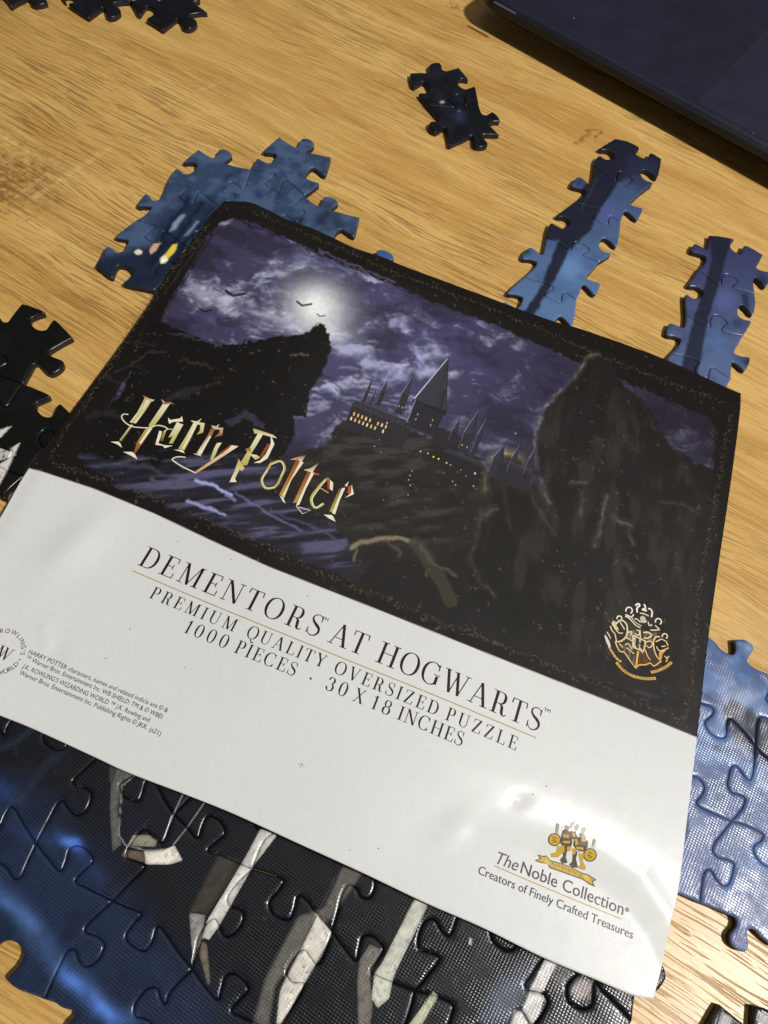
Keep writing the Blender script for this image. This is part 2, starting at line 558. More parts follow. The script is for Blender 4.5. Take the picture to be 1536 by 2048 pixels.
def catmull(P, step=0.4):
    P = np.asarray(P, float)
    out = [P[0]]
    Q = np.vstack([2 * P[0] - P[1], P, 2 * P[-1] - P[-2]])
    for i in range(1, len(Q) - 2):
        p0, p1, p2, p3 = Q[i - 1:i + 3]
        t0_ = 0.0
        t1 = t0_ + max(np.hypot(*(p1 - p0)), 1e-6) ** .5
        t2 = t1 + max(np.hypot(*(p2 - p1)), 1e-6) ** .5
        t3 = t2 + max(np.hypot(*(p3 - p2)), 1e-6) ** .5
        n = max(2, int(np.hypot(*(p2 - p1)) / 0.15))
        for t in np.linspace(t1, t2, n + 1)[1:]:
            a1 = (t1 - t) / (t1 - t0_) * p0 + (t - t0_) / (t1 - t0_) * p1
            a2 = (t2 - t) / (t2 - t1) * p1 + (t - t1) / (t2 - t1) * p2
            a3 = (t3 - t) / (t3 - t2) * p2 + (t - t2) / (t3 - t2) * p3
            b1 = (t2 - t) / (t2 - t0_) * a1 + (t - t0_) / (t2 - t0_) * a2
            b2 = (t3 - t) / (t3 - t1) * a2 + (t - t1) / (t3 - t1) * a3
            out.append((t2 - t) / (t2 - t1) * b1 + (t - t1) / (t2 - t1) * b2)
    out = np.array(out)
    s = np.concatenate([[0], np.cumsum(np.hypot(*np.diff(out, axis=0).T))])
    n = max(2, int(round(s[-1] / step)))
    t = np.linspace(0, s[-1], n + 1)
    return np.stack([np.interp(t, s, out[:, 0]), np.interp(t, s, out[:, 1])], 1)


TAB = np.array([(0, 0), (.16, .035), (.30, .045), (.40, .01), (.385, .10), (.345, .19), (.40, .265), (.50, .285), (.60, .265), (.655, .19),
                (.615, .10), (.60, .01), (.70, .045), (.84, .035), (1, 0)])


def gen(A, B, sgn, skew=0.0):
    """an edge nothing in the photograph shows: an ordinary tab between two corner points (mm)"""
    A, B = np.asarray(A, float), np.asarray(B, float)
    d = B - A
    n = np.array([-d[1], d[0]])
    return np.array([A + d * (x + skew * min(1, abs(y) * 8) * 0.3) + n * y * sgn * 0.95 for x, y in TAB])


def edge_offset(P, off):
    d = np.roll(P, -1, 0) - np.roll(P, 1, 0)
    d /= np.hypot(d[:, 0], d[:, 1])[:, None] + 1e-9
    n = np.stack([-d[:, 1], d[:, 0]], 1)            # left of the walking direction = inside for CCW
    return P + n * off


FEAT = np.zeros((0, 2))      # extra points along the crisp edges of a print


def feature_edges(polys, lines=(), step=0.3, half=0.07):
    out = []
    for ln, w in lines:
        e = catmull(bp(ln, TH_P), step)
        d = np.gradient(e, axis=0); d /= np.hypot(d[:, 0], d[:, 1])[:, None]
        n_ = np.stack([-d[:, 1], d[:, 0]], 1)
        hw = w / 7.5 / 2
        out += [e + n_ * o_ for o_ in (-hw - .08, -hw * .5, hw * .5, hw + .08)]
    for pl in polys:
        e = bp(np.vstack([pl, pl[:1]]), TH_P)
        for a, b_ in zip(e[:-1], e[1:]):
            L_ = np.hypot(*(b_ - a))
            if L_ < .05: continue
            n_ = np.array([-(b_ - a)[1], (b_ - a)[0]]) / L_
            t_ = np.linspace(0, 1, max(2, int(L_ / step)) + 1)[:-1, None]
            out += [a + (b_ - a) * t_ + n_ * half, a + (b_ - a) * t_ - n_ * half]
    return np.vstack(out)


SLATS = []


def build_piece(P, paint, parent, org, grid=0.6, z0=0.0, name="puzzle_piece"):
    keep = [0]
    for i in range(1, len(P)):
        if np.hypot(*(P[i] - P[keep[-1]])) > 0.12: keep.append(i)
    if np.hypot(*(P[keep[-1]] - P[0])) < 0.12: keep.pop()
    P = P[keep]
    area = 0.5 * np.sum(P[:, 0] * np.roll(P[:, 1], -1) - P[:, 1] * np.roll(P[:, 0], -1))
    if area < 0: P = P[::-1]
    P = edge_offset(P, 0.035)
    pts = [P]
    for off in (0.06, 0.15, 0.28, 0.46, 0.72):
        q = edge_offset(P, off)
        if off > .4: q = q[::2]
        d, ins = seg_dist(q, P)
        pts.append(q[ins & (d > off * 0.90)])
    lo, hi = P.min(0), P.max(0)
    gx, gy = np.meshgrid(np.arange(lo[0], hi[0], grid), np.arange(lo[1], hi[1], grid * 0.87))
    gx[1::2] += grid / 2
    G_ = np.stack([gx.ravel(), gy.ravel()], 1)
    d, ins = seg_dist(G_, P)
    pts.append(G_[ins & (d > 0.92)])
    if len(FEAT):
        near = FEAT[((FEAT > lo) & (FEAT < hi)).all(1)]
        if len(near):
            d, ins = seg_dist(near, P)
            pts.append(near[ins & (d > 0.05)])
    A = np.vstack(pts)
    n = len(P)
    res = delaunay_2d_cdt([Vector(q) for q in A], [], [list(range(n))], 1, 1e-5)
    V2 = np.array([tuple(q) for q in res[0]])
    faces = [tuple(fc) for fc in res[2]]
    ov = res[3]
    d, _ = seg_dist(V2, P)
    t = np.clip(1 - d / RND, 0, 1)
    z = TH_P - RND * 0.8 * (1 - np.sqrt(np.clip(1 - t * t, 0, 1)))
    z = np.minimum(z, TH_P) - 0.03 * np.exp(-d / 1.2)
    pos = {}
    for i, o in enumerate(ov):
        for k in o:
            if k < n: pos[k] = i
    ring = [pos[k] for k in range(n)]
    nv = len(V2)
    V = np.concatenate([V2, (z + z0)[:, None]], 1)
    Bm = np.concatenate([P, np.full((n, 1), z0)], 1)
    Rm = np.concatenate([P, (z[ring] + z0)[:, None]], 1)
    V = np.vstack([V, Rm, Bm])
    cv = np.vstack([paint(pj(V2, TH_P), V2), np.tile(lin((26, 24, 28)), (2 * n, 1))])
    fs = list(faces); mi = [0] * len(faces); sm = [True] * len(faces)
    for k in range(n):
        j = (k + 1) % n
        fs.append((nv + k, nv + n + k, nv + n + j, nv + j)); mi.append(1); sm.append(True)
    # orient the top upwards, the wall outwards
    a, b_, c = V2[list(faces[0])[0]], V2[list(faces[0])[1]], V2[list(faces[0])[2]]
    if (b_[0] - a[0]) * (c[1] - a[1]) - (b_[1] - a[1]) * (c[0] - a[0]) < 0:
        fs[:len(faces)] = [fc[::-1] for fc in faces]
    return mesh_obj(name, V, fs, [M_CARD, M_SIDE], parent, midx=mi, colors=cv, smooth=sm, origin=org)


class Cluster:
    def __init__(self, label, group, base_px, paint, grid=0.6, name="puzzle_section", z0=0.0, step=0.4, cat="jigsaw section"):
        o = bp(base_px, 0)
        self.org = (o[0], o[1], z0)
        self.z0 = z0
        self.root = empty(name, self.org, label, cat, group)
        self.paint, self.grid, self.step = paint, grid, step
        self.E = {}

    def edge(self, k, px):
        self.E[k] = catmull(bp(px, TH_P), self.step)

    def gen(self, k, A, B, sgn, skew=0.0):
        """A, B: ('edge', 0 or -1) end points of known edges or pixel pairs"""
        self.E[k] = catmull(gen(self.pt(A), self.pt(B), sgn, skew), self.step)

    def pt(self, A):
        if isinstance(A[0], str): return self.E[A[0]][A[1]]
        return bp(np.array(A, float), TH_P)

    def piece(self, *ks):
        out = []
        for k in ks:
            e = self.E[k[1:]][::-1] if k[0] == '-' else self.E[k[1:]]
            out.append(e[:-1])
        return build_piece(np.vstack(out), self.paint, self.root, self.org, self.grid, self.z0)


def single(P, label, group, paint, grid=0.7, z0=0.0):
    o = P.mean(0)
    org = (o[0], o[1], z0)
    ob = build_piece(P, paint, None, org, grid, z0)
    ob.location = [q * MM for q in org]
    return tag(ob, label, "puzzle piece", group)


# ---- prints on the pieces
def p_black(p, q):
    c = Paint(p, q, (17, 19, 24)); c.warp(4, 6)
    c.mix(sstep(.5, .75, fbm(q / 5, 4, 4)) * .5, (30, 33, 44))
    return c.c


def p_pair(p, q):
    c = Paint(p, q, (16, 19, 26)); c.warp(4, 3)
    c.mix(sstep(.45, .7, fbm(q / 4, 4, 8)) * .5, (32, 38, 54))
    c.blob((920, 232), 11, (52, 58, 92), .7); c.blob((880, 196), 12, (40, 44, 62), .6)
    c.blob((884, 203.5), 3.2, (226, 224, 216), 1, 0, .7); c.blob((918, 222), 1.6, (150, 160, 180), .8)
    return c.c


def p_castle(p, q):
    K = lambda *a: C(180, 250, 5.12, *a)
    n = fbm(q / 3.5, 5, 21)
    c = Paint(p, q, (66, 86, 118)); c.warp(3, 4)
    c.mix(sstep(.42, .68, n) * .55, (46, 60, 88))
    c.mix(sstep(.55, .36, n) * .4, (88, 108, 142))
    c.poly(K((20, 1360), (300, 1300), (620, 1230), (760, 1080), (1000, 1240), (1100, 1800), (0, 1800)), (24, 33, 52), 14, .9)
    c.poly(K((640, 1060), (1000, 700), (1340, 820), (1250, 1180), (1000, 1260), (760, 1160)), (30, 42, 66), 22, .85)
    for a, b_ in (((1010, 760), (740, 1140)), ((1150, 800), (820, 1250)), ((1260, 860), (930, 1260)), ((760, 1200), (640, 1420)), ((980, 1200), (830, 1480))):
        c.stroke(K(a, b_), 7, (16, 24, 42), 5, .8)
    c.stroke(K((1640, 420), (1440, 520), (1250, 740)), 9, (34, 48, 78), 9, .8)
    for a in ((1700, 480), (1720, 690), (1930, 720)):
        c.blob(K(a)[0], 9, (36, 54, 92), .8)
    for a, r in (((640, 440), 16), ((672, 446), 14), ((600, 440), 12), ((705, 470), 14), ((655, 425), 12)):
        c.blob(a, r, (30, 40, 64), .75)
    for a, r in (((650, 345), 14), ((662, 322), 12), ((625, 370), 10), ((520, 330), 8)):
        c.blob(a, r, (38, 50, 78), .7)
    c.warp(2, 1.5)
    c.poly(K((940, 910), (980, 920), (880, 1060), (810, 1090), (850, 1010)), (140, 166, 200), 3, .85)
    c.poly(K((1090, 980), (1120, 985), (1000, 1130), (960, 1140)), (126, 152, 188), 3, .8)
    c.poly(K((850, 1220), (895, 1215), (880, 1280), (790, 1390), (740, 1400), (720, 1370), (790, 1300)), (242, 210, 88), 1.2)
    c.poly(K((715, 1370), (760, 1330), (805, 1370), (780, 1415), (730, 1420)), (252, 244, 218), 1.3, .95)
    c.poly(K((655, 1210), (720, 1200), (680, 1290), (620, 1320), (605, 1290)), (220, 178, 142), 1.4, .95)
    c.poly(K((960, 1300), (1000, 1270), (930, 1400), (890, 1420)), (240, 210, 104), 1.2)
    c.poly(K((455, 1300), (475, 1275), (505, 1270), (535, 1290), (530, 1315), (500, 1328), (470, 1322)), (240, 228, 210), 1.2)
    return c.c


def p_strip(p, q):
    K = lambda *a: C(960, 240, 2.667, *a)
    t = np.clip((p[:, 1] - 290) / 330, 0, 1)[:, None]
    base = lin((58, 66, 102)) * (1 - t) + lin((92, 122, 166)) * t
    c = Paint(p, q, base); c.warp(4, 5)
    n = fbm(q / 5, 5, 31)
    c.mix(sstep(.45, .7, n) * .45, (58, 84, 132))
    c.blob(K((480, 790))[0], 26, (112, 152, 206), .7)
    c.blob(K((680, 500))[0], 22, (84, 96, 160), .7)
    c.blob(K((600, 600))[0], 24, (70, 96, 128), .7)
    c.warp(2.5, 3)
    c.poly(K((590, 60), (1000, 170), (980, 340), (860, 290), (800, 300), (740, 330), (640, 480), (590, 590), (470, 700), (400, 850), (290, 1040),
             (225, 1040), (330, 880), (380, 740), (420, 640), (340, 640), (380, 480), (520, 400), (590, 300)), (27, 28, 42), 3.5, .95)
    c.poly(K((800, 180), (960, 220), (930, 340), (860, 380), (760, 320)), (44, 48, 76), 12, .7)
    c.blob(K((530, 330))[0], 8, (46, 58, 88), .8)
    c.stroke(K((620, 320), (540, 480)), 2.5, (62, 62, 92), 2, .8)
    c.blob(K((250, 700))[0], 9, (30, 36, 56), .8)
    return c.c


def p_right(p, q):
    K = lambda *a: C(960, 240, 2.667, *a)
    t = np.clip((p[:, 1] - 500) / 230, 0, 1)[:, None]
    base = lin((58, 60, 98)) * (1 - t) + lin((88, 106, 146)) * t
    c = Paint(p, q, base); c.warp(4, 4)
    n = fbm(q / 4, 5, 41)
    c.mix(sstep(.45, .7, n) * .45, (56, 66, 112))
    c.blob(K((1300, 960))[0], 20, (92, 104, 168), .6); c.blob(K((1260, 1190))[0], 22, (88, 120, 166), .6)
    c.warp(2, 2.5)
    c.poly(K((1225, 600), (1345, 625), (1310, 750), (1270, 890), (1215, 1080), (1180, 1260), (1150, 1430), (1040, 1430), (1090, 1250), (1140, 1060), (1200, 880), (1235, 740)), (32, 34, 50), 3, .92)
    c.blob(K((1375, 1085))[0], 10, (34, 38, 72), .9); c.blob(K((1378, 1090))[0], 5, (80, 92, 140), .5)
    c.poly(K((1390, 930), (1430, 920), (1440, 1040), (1400, 1020)), (38, 42, 66), 4, .8)
    c.blob(K((1500, 860))[0], 14, (28, 30, 48), .8); c.blob(K((1430, 1290))[0], 12, (26, 28, 44), .8)
    return c.c


def p_left(p, q):
    K = lambda *a: C(0, 580, 4.267, *a)
    c = Paint(p, q, (17, 17, 17)); c.warp(5, 3)
    c.mix(sstep(.5, .75, fbm(q / 6, 4, 5)) * .5, (26, 26, 27))
    c.w = p
    w = (224, 220, 214)
    c.poly(K((-40, 1250), (0, 1195), (100, 1158), (50, 1210), (0, 1262)), w, 1)
    c.poly(K((-60, 1760), (0, 1650), (60, 1540), (172, 1300), (95, 1350), (60, 1440), (-60, 1520)), w, 1)
    c.poly(K((-40, 1340), (40, 1360), (90, 1385), (40, 1440), (-40, 1470)), (206, 202, 198), 1)
    c.stroke(K((0, 1390), (40, 1370), (30, 1430), (0, 1460)), 2.0, (40, 36, 36), 1)
    c.stroke(K((10, 1560), (0, 1600)), 1.5, (70, 66, 64), 1)
    return c.c


def chaikin(P, n=1, r=.07):
    P = np.asarray(P, float)
    for _ in range(n):
        Q = np.roll(P, -1, 0)
        P = np.stack([P * (1 - r) + Q * r, P * r + Q * (1 - r)], 1).reshape(-1, 2)
    return P


def slat_shapes():
    A = lambda *a: C(0, 1400, 2.56, *a)
    B = lambda *a: C(400, 1560, 2.194, *a)
    D = lambda *a: C(900, 1500, 3.072, *a)
    out = []
    P_ = lambda px, col, blur=1.0, a=1.0: out.append(('poly', chaikin(px), col, .55 if blur < 3 else blur, a))
    S_ = lambda px, w, col, blur=1.0, a=1.0: out.append(('stroke', np.asarray(px), col, w, a))
    G1 = (96, 96, 94); Wt = (216, 214, 208)
    P_(A((590, 340), (690, 375), (625, 425), (602, 560), (622, 740), (575, 778), (562, 560), (568, 420)), G1, 1.6)
    P_(A((560, 340), (600, 352), (575, 430), (560, 420)), (70, 69, 66), 2)
    P_(A((680, 692), (760, 690), (805, 715), (795, 752), (655, 745)), (150, 146, 126), 1.6)
    P_(A((735, 775), (830, 770), (895, 745), (935, 822), (870, 842), (745, 842)), (232, 228, 212), 1.4)
    P_(A((640, 765), (740, 778), (745, 835), (620, 800)), (104, 94, 80), 1.6)
    for ln in (A((690, 385), (622, 440), (608, 690), (640, 742), (745, 770), (840, 765)), A((940, 475), (885, 590), (832, 720)),
               A((1045, 528), (960, 650), (885, 745))):
        S_(ln, 2.2, (150, 150, 142), 1, .85)
    P_(A((1120, 790), (1240, 815), (1060, 1090), (965, 1090), (1030, 960)), (66, 61, 54), 4, .9)
    P_(A((1335, 655), (1420, 690), (1290, 860), (1120, 1160), (1070, 1228), (1035, 1215), (1060, 1130), (1265, 790)), Wt, 1.3)
    P_(A((968, 1090), (1052, 1100), (1030, 1230), (988, 1345)), (142, 142, 136), 1.6)
    P_(A((1035, 1235), (1060, 1250), (1078, 1450), (1062, 1455), (1020, 1300)), (120, 108, 96), 1.4)
    S_(A((1330, 660), (1255, 800), (1052, 1100)), 2.0, (60, 54, 46), 1)
    gb = (100, 98, 93)
    P_(B((625, 380), (715, 405), (610, 560), (480, 720), (330, 900), (300, 1090), (225, 1090), (290, 860), (430, 600), (545, 560)), gb, 3)
    P_(B((510, 580), (580, 672), (530, 770), (455, 900), (360, 1070), (335, 1070), (350, 930), (390, 840), (490, 640)), (218, 213, 202), 1.5)
    S_(B((590, 430), (500, 620), (345, 930), (330, 1080)), 2.2, (62, 58, 54), 1.4)
    P_(B((945, 515), (1005, 540), (850, 860), (830, 960), (780, 1000), (752, 960), (765, 850), (800, 800)), (206, 206, 192), 1.6)
    P_(B((700, 790), (745, 720), (800, 745), (745, 860), (758, 1000), (745, 1090), (695, 1090), (690, 880)), (116, 111, 103), 2.5)
    P_(B((1025, 925), (1045, 950), (965, 1090), (905, 1090)), (196, 196, 166), 2)
    P_(B((1183, 690), (1196, 700), (1190, 725), (1178, 722)), (214, 210, 200), 1.5)
    P_(D((585, 1280), (665, 1300), (560, 1505), (488, 1475), (530, 1390)), (210, 208, 204), 1.5)
    P_(D((490, 1480), (580, 1510), (560, 1600), (500, 1700), (440, 1600)), (216, 213, 208), 1.5)
    P_(D((395, 1595), (440, 1605), (490, 1700), (360, 1700)), (220, 218, 214), 1.5)
    P_(D((780, 1400), (885, 1420), (850, 1520), (770, 1540), (740, 1480)), (150, 141, 138), 5, .9)
    return out


def p_bottom(p, q):
    A = lambda *a: C(0, 1400, 2.56, *a)
    B = lambda *a: C(400, 1560, 2.194, *a)
    D = lambda *a: C(900, 1500, 3.072, *a)
    c = Paint(p, q, (25, 26, 31)); c.warp(7, 26)
    n = fbm(q / 6, 5, 51)
    c.poly([(-400, 1500), (40, 1560), (150, 1690), (260, 1800), (430, 2000), (520, 2200), (-400, 2300)], (34, 47, 74), 55, .9)
    c.mix(sstep(.45, .75, n) * sstep(520, 120, p[:, 0]) * sstep(1540, 1640, p[:, 1]) * .6, (24, 32, 50))
    c.warp(5, 12)
    c.stroke([(-60, 1745), (30, 1815), (130, 1940), (250, 2050)], 34, (64, 90, 138), 26, .75)
    c.stroke([(30, 1660), (145, 1690), (200, 1760)], 8, (46, 64, 112), 22, .7)
    c.stroke([(-20, 1790), (60, 1850)], 16, (86, 122, 186), 20, .7)
    c.blob((145, 1686), 22, (92, 138, 232), .95, .75, .5)
    c.blob((150, 1963), 34, (88, 132, 222), .9, .85, .45)
    c.blob((212, 2022), 34, (92, 136, 226), .9, .85, .45)
    c.blob((10, 1585), 30, (40, 66, 118), .7, .6, .5)
    c.stroke([(30, 1610), (90, 1530), (160, 1480)], 7, (40, 52, 72), 9, .7)
    c.stroke([(-20, 1520), (40, 1470), (70, 1450)], 7, (44, 56, 80), 9, .7)
    c.poly(D((250, 1500), (420, 1380), (520, 1300), (470, 1480), (380, 1683), (200, 1683)), (96, 108, 128), 24, .55)
    sl = slat_shapes()
    c.w = p
    nA = fbm(q / np.array([1.2, 1.2]), 4, 66)
    nB = fbm((q @ np.array([[.75, -.66], [.66, .75]]).T) / np.array([.7, 6.0]), 3, 67)
    for kind, px, col, blur, a_ in sl:
        if kind == 'poly':
            m = c.mask_poly(px, blur) * a_
        else:
            m = c.stroke_mask(px, blur, .8) * a_
        tex = (0.44 + .52 * nA + .56 * nB - .45 * (nA > .66) * (nB > .5))[:, None]
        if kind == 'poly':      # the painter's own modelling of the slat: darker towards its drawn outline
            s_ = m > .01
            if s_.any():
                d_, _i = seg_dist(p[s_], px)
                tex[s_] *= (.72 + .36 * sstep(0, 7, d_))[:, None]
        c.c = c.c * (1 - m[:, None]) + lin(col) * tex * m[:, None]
    c.w = p
    sp = vnoise(q / .35, 77) * vnoise(q / 2.5, 78)
    c.mix((sp > .80) * .7, (60, 56, 52))
    gm = fbm(q / .6, 3, 60)
    c.c = c.c * (0.82 + 0.36 * gm)[:, None]
    return c.c


def p_sea(p, q):
    H = lambda *a: C(1236, 1240, 5.12, *a)
    n = fbm(q / 6, 5, 61)
    t = np.clip((p[:, 1] - 1300) / 560, 0, 1)[:, None]
    base = lin((78, 102, 148)) * (1 - t) + lin((116, 126, 162)) * t
    c = Paint(p, q, base); c.warp(6, 12)
    c.mix(sstep(.5, .3, n) * .5, (112, 146, 196))
    c.mix(sstep(.5, .75, n) * .4, (62, 82, 132))
    c.stroke(H((830, 1240), (1000, 1290), (1250, 1370), (1420, 1480)), 10, (64, 74, 112), 9, .8)
    c.stroke(H((850, 1330), (1050, 1400), (1500, 1530)), 14, (118, 156, 204), 12, .6)
    c.poly(H((1080, 880), (1180, 780), (1300, 860), (1440, 960), (1640, 1060), (1640, 1480), (1420, 1380), (1250, 1250), (1110, 1060)), (44, 46, 60), 7, .93)
    c.stroke(H((880, 730), (1100, 860), (1300, 930)), 5, (40, 48, 76), 5, .8)
    c.stroke(H((1400, 1600), (1536, 1700)), 14, (140, 172, 210), 12, .6)
    return c.c

# ================================================================== the sections of the jigsaw on the table
GRP = "joined sections of the jigsaw puzzle"

# ---- black pair near the laptop
K = lambda *a: C(800, 110, 6.982, *a)
c = Cluster("pair of joined black pieces with one tiny white dot, lying alone on the bare wood", GRP, (908, 220), p_pair, 0.65)
c.edge('t', K((145, 245), (280, 240), (400, 238), (412, 200), (400, 160), (440, 112), (550, 102), (585, 150), (592, 195), (640, 215), (720, 198), (820, 168)))
c.edge('l1', K((145, 245), (150, 330), (192, 434), (260, 400), (328, 367), (385, 420), (405, 480), (380, 522), (320, 525), (265, 534), (320, 610), (390, 700)))
c.edge('r1', K((820, 168), (890, 250), (957, 338), (870, 325), (808, 352), (830, 420), (900, 468), (975, 452), (1045, 435), (1072, 530), (1092, 625)))
c.edge('m', K((390, 700), (580, 714), (770, 718), (715, 660), (683, 612), (740, 572), (808, 548), (890, 575), (912, 630), (892, 672), (912, 702), (1000, 662), (1092, 625)))
c.edge('l2', K((390, 700), (480, 805), (565, 908), (500, 918), (440, 920), (402, 965), (425, 1020), (490, 1072), (560, 1040), (625, 1008), (650, 1070), (672, 1160), (690, 1258)))
c.edge('r2', K((1092, 625), (1120, 750), (1165, 826), (1215, 828), (1292, 790), (1362, 842), (1397, 912), (1310, 922), (1240, 948), (1290, 1010), (1388, 1105)))
c.edge('b', K((690, 1258), (880, 1175), (1012, 1120), (1025, 1190), (1045, 1262), (1130, 1278), (1228, 1240), (1195, 1180), (1145, 1112), (1270, 1104), (1388, 1105)))
c.piece('+l1', '+m', '-r1', '-t')
c.piece('+l2', '+b', '-r2', '-m')

# ---- blue section with the lit windows, under the leaflet's top left corner
K1 = lambda *a: C(180, 250, 5.12, *a)
K2 = lambda *a: C(440, 250, 4.267, *a)
c = Cluster("blue section with yellow lit windows, partly under the leaflet's top left corner", GRP, (400, 450), p_castle, 0.42)
V_ = np.vstack
NAB = (439.8, 413.0)
c.edge('at', V_([K1((1110, 243), (1190, 296), (1262, 332), (1298, 295), (1322, 246), (1390, 246), (1455, 298), (1420, 340), (1365, 380)), K2((65, 328), (150, 352), (270, 375))]))
c.edge('al', K1((1110, 243), (1025, 310), (958, 376), (1020, 374), (1082, 386), (1085, 430), (1045, 478), (975, 496), (915, 455), (882, 443), (830, 505), (790, 580)))
c.edge('ab', V_([K1((790, 580), (900, 600), (1008, 630), (960, 680), (912, 722), (962, 772), (1050, 788), (1082, 735), (1108, 678), (1220, 750)), np.array([NAB])]))
c.edge('af', V_([K2((270, 375), (240, 455), (200, 537), (150, 512), (105, 481), (58, 503), (14, 567), (70, 572), (128, 590), (105, 630), (62, 665)), np.array([NAB])]))
c.edge('bl', K1((790, 580), (752, 680), (708, 750), (655, 765), (575, 700), (518, 752), (486, 824), (560, 822), (628, 836), (590, 885), (535, 932), (465, 970)))
c.edge('bc', K1((465, 970), (560, 995), (670, 1026), (612, 1080), (558, 1132), (620, 1185), (708, 1198), (738, 1135), (757, 1084), (800, 1104), (890, 1170), (1005, 1252)))
c.edge('br', V_([np.array([NAB]), K1((1230, 920), (1170, 998), (1235, 1010), (1275, 1050), (1215, 1100), (1110, 1080), (1060, 1110), (1040, 1180), (1005, 1252))]))
c.edge('cl', K1((465, 970), (350, 1058), (258, 1142), (320, 1157), (386, 1176), (376, 1222), (335, 1280), (280, 1300), (215, 1250), (165, 1243), (115, 1330), (55, 1432)))
c.edge('cb', K1((55, 1432), (130, 1492), (224, 1557), (252, 1496), (290, 1436), (360, 1442), (436, 1502), (398, 1560), (337, 1618), (450, 1650), (655, 1692)))
c.edge('cr', K1((1005, 1252), (960, 1335), (886, 1432), (845, 1402), (790, 1382), (720, 1412), (670, 1502), (735, 1526), (825, 1532), (790, 1570), (730, 1630), (655, 1692)))
c.edge('et', K2((505, 97), (580, 150), (656, 184), (680, 140), (702, 112), (760, 116), (805, 160), (780, 195), (733, 222), (780, 235), (850, 250), (948, 272)))
c.edge('el', K2((505, 97), (430, 160), (373, 222), (430, 232), (478, 242), (465, 285), (420, 320), (370, 305), (322, 279), (295, 320), (270, 375)))
c.edge('er', K2((948, 272), (930, 340), (890, 424), (840, 386), (795, 360), (752, 390), (735, 442), (780, 470), (847, 493), (790, 548), (720, 598)))
c.edge('ef', K2((270, 375), (350, 390), (466, 420), (420, 460), (384, 497), (440, 535), (500, 550), (530, 500), (550, 462), (600, 492), (660, 540), (720, 598)))
c.edge('fg', K2((720, 598), (660, 650), (598, 696), (655, 706), (716, 728), (702, 775), (655, 827), (600, 788), (550, 768), (505, 840), (450, 930)))
c.edge('gt', K2((720, 598), (780, 650), (852, 686), (870, 640), (892, 608), (950, 612), (1010, 655), (980, 690), (948, 718), (1000, 735), (1080, 757), (1193, 785)))
c.edge('gr', K2((1193, 785), (1175, 860), (1140, 947), (1090, 915), (1040, 886), (995, 912), (972, 965), (1000, 990), (1075, 1020), (1010, 1080), (930, 1130)))
c.gen('fb', ('ab', -1), ('fg', -1), 1)
c.gen('gb', ('fg', -1), ('gr', -1), -1)
IR0, IR1, DR = K2((250, 955))[0], K1((1560, 1500))[0], K1((1265, 1960))[0]
c.E['ir'] = catmull(gen(bp(c_ := K2((450, 930))[0], TH_P), bp(IR1, TH_P), 1))
c.gen('id', ('br', -1), IR1, 1)
c.gen('dr', IR1, DR, 1)
c.gen('db', ('cb', -1), DR, -1)
c.piece('+al', '+ab', '-af', '-at')
c.piece('+bl', '+bc', '-br', '-ab')
c.piece('+cl', '+cb', '-cr', '-bc')
c.piece('+el', '+ef', '-er', '-et')
c.piece('+af', '+fb', '-fg', '-ef')
c.piece('+fg', '+gb', '-gr', '-gt')
c.piece('+br', '+id', '-ir', '-fb')
c.piece('+cr', '+db', '-dr', '-id')

# ---- strip running under the leaflet below the laptop
K = lambda *a: C(960, 240, 2.667, *a)
Z = lambda *a: C(980, 560, 6.982, *a)
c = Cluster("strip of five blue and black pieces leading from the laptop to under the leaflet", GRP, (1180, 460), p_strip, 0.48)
c.edge('t', K((722, 97), (790, 112), (852, 147), (828, 165), (845, 188), (893, 204), (912, 174), (970, 205)))
c.edge('l1', K((722, 97), (680, 122), (638, 153), (690, 162), (716, 186), (700, 208), (668, 205), (638, 188), (618, 208), (612, 238)))
c.edge('r1', K((970, 205), (962, 255), (943, 306), (905, 276), (870, 264), (860, 288), (882, 316), (923, 334), (900, 356), (868, 380)))
c.edge('s1', K((612, 238), (670, 285), (726, 320), (732, 290), (748, 274), (780, 286), (813, 316), (798, 332), (778, 350), (822, 364), (868, 380)))
c.edge('l2', K((612, 238), (605, 300), (590, 346), (562, 320), (530, 301), (500, 320), (490, 350), (530, 362), (563, 376), (545, 405), (500, 440)))
c.edge('r2', K((868, 380), (832, 412), (804, 446), (836, 460), (868, 470), (860, 500), (836, 527), (804, 500), (776, 484), (762, 510), (752, 545)))
c.edge('s2', K((500, 440), (560, 456), (640, 481), (618, 502), (604, 516), (630, 540), (680, 557), (688, 530), (700, 511), (725, 528), (752, 545)))
c.edge('l3', K((500, 440), (455, 474), (411, 511), (450, 518), (481, 537), (470, 560), (440, 576), (408, 560), (380, 547), (362, 585), (355, 620)))
c.edge('r3', K((752, 545), (745, 610), (726, 672), (692, 642), (662, 628), (640, 648), (642, 682), (668, 700), (701, 711), (675, 733), (638, 755)))
c.edge('s3', K((355, 620), (420, 655), (482, 691), (490, 668), (508, 649), (545, 658), (582, 690), (560, 706), (548, 718), (590, 736), (638, 755)))
c.edge('l4', K((355, 620), (346, 672), (330, 716), (300, 692), (270, 677), (236, 702), (228, 737), (270, 742), (302, 756), (290, 785), (240, 832)))
c.edge('r4', V_([K((638, 755), (600, 800), (569, 840), (600, 855), (640, 868), (636, 900), (610, 927), (580, 898), (553, 876), (535, 915)), Z((1215, 275))]))
c.edge('s4', V_([K((240, 832)), Z((560, -20), (780, 42), (887, 96), (830, 150), (768, 206), (850, 262), (992, 302), (1006, 220), (1042, 164), (1120, 205), (1215, 275))]))
c.edge('l5', V_([K((240, 832)), Z((340, 70), (248, 182), (350, 196), (452, 236), (440, 310), (385, 385), (300, 345), (203, 296), (150, 400), (125, 520))]))
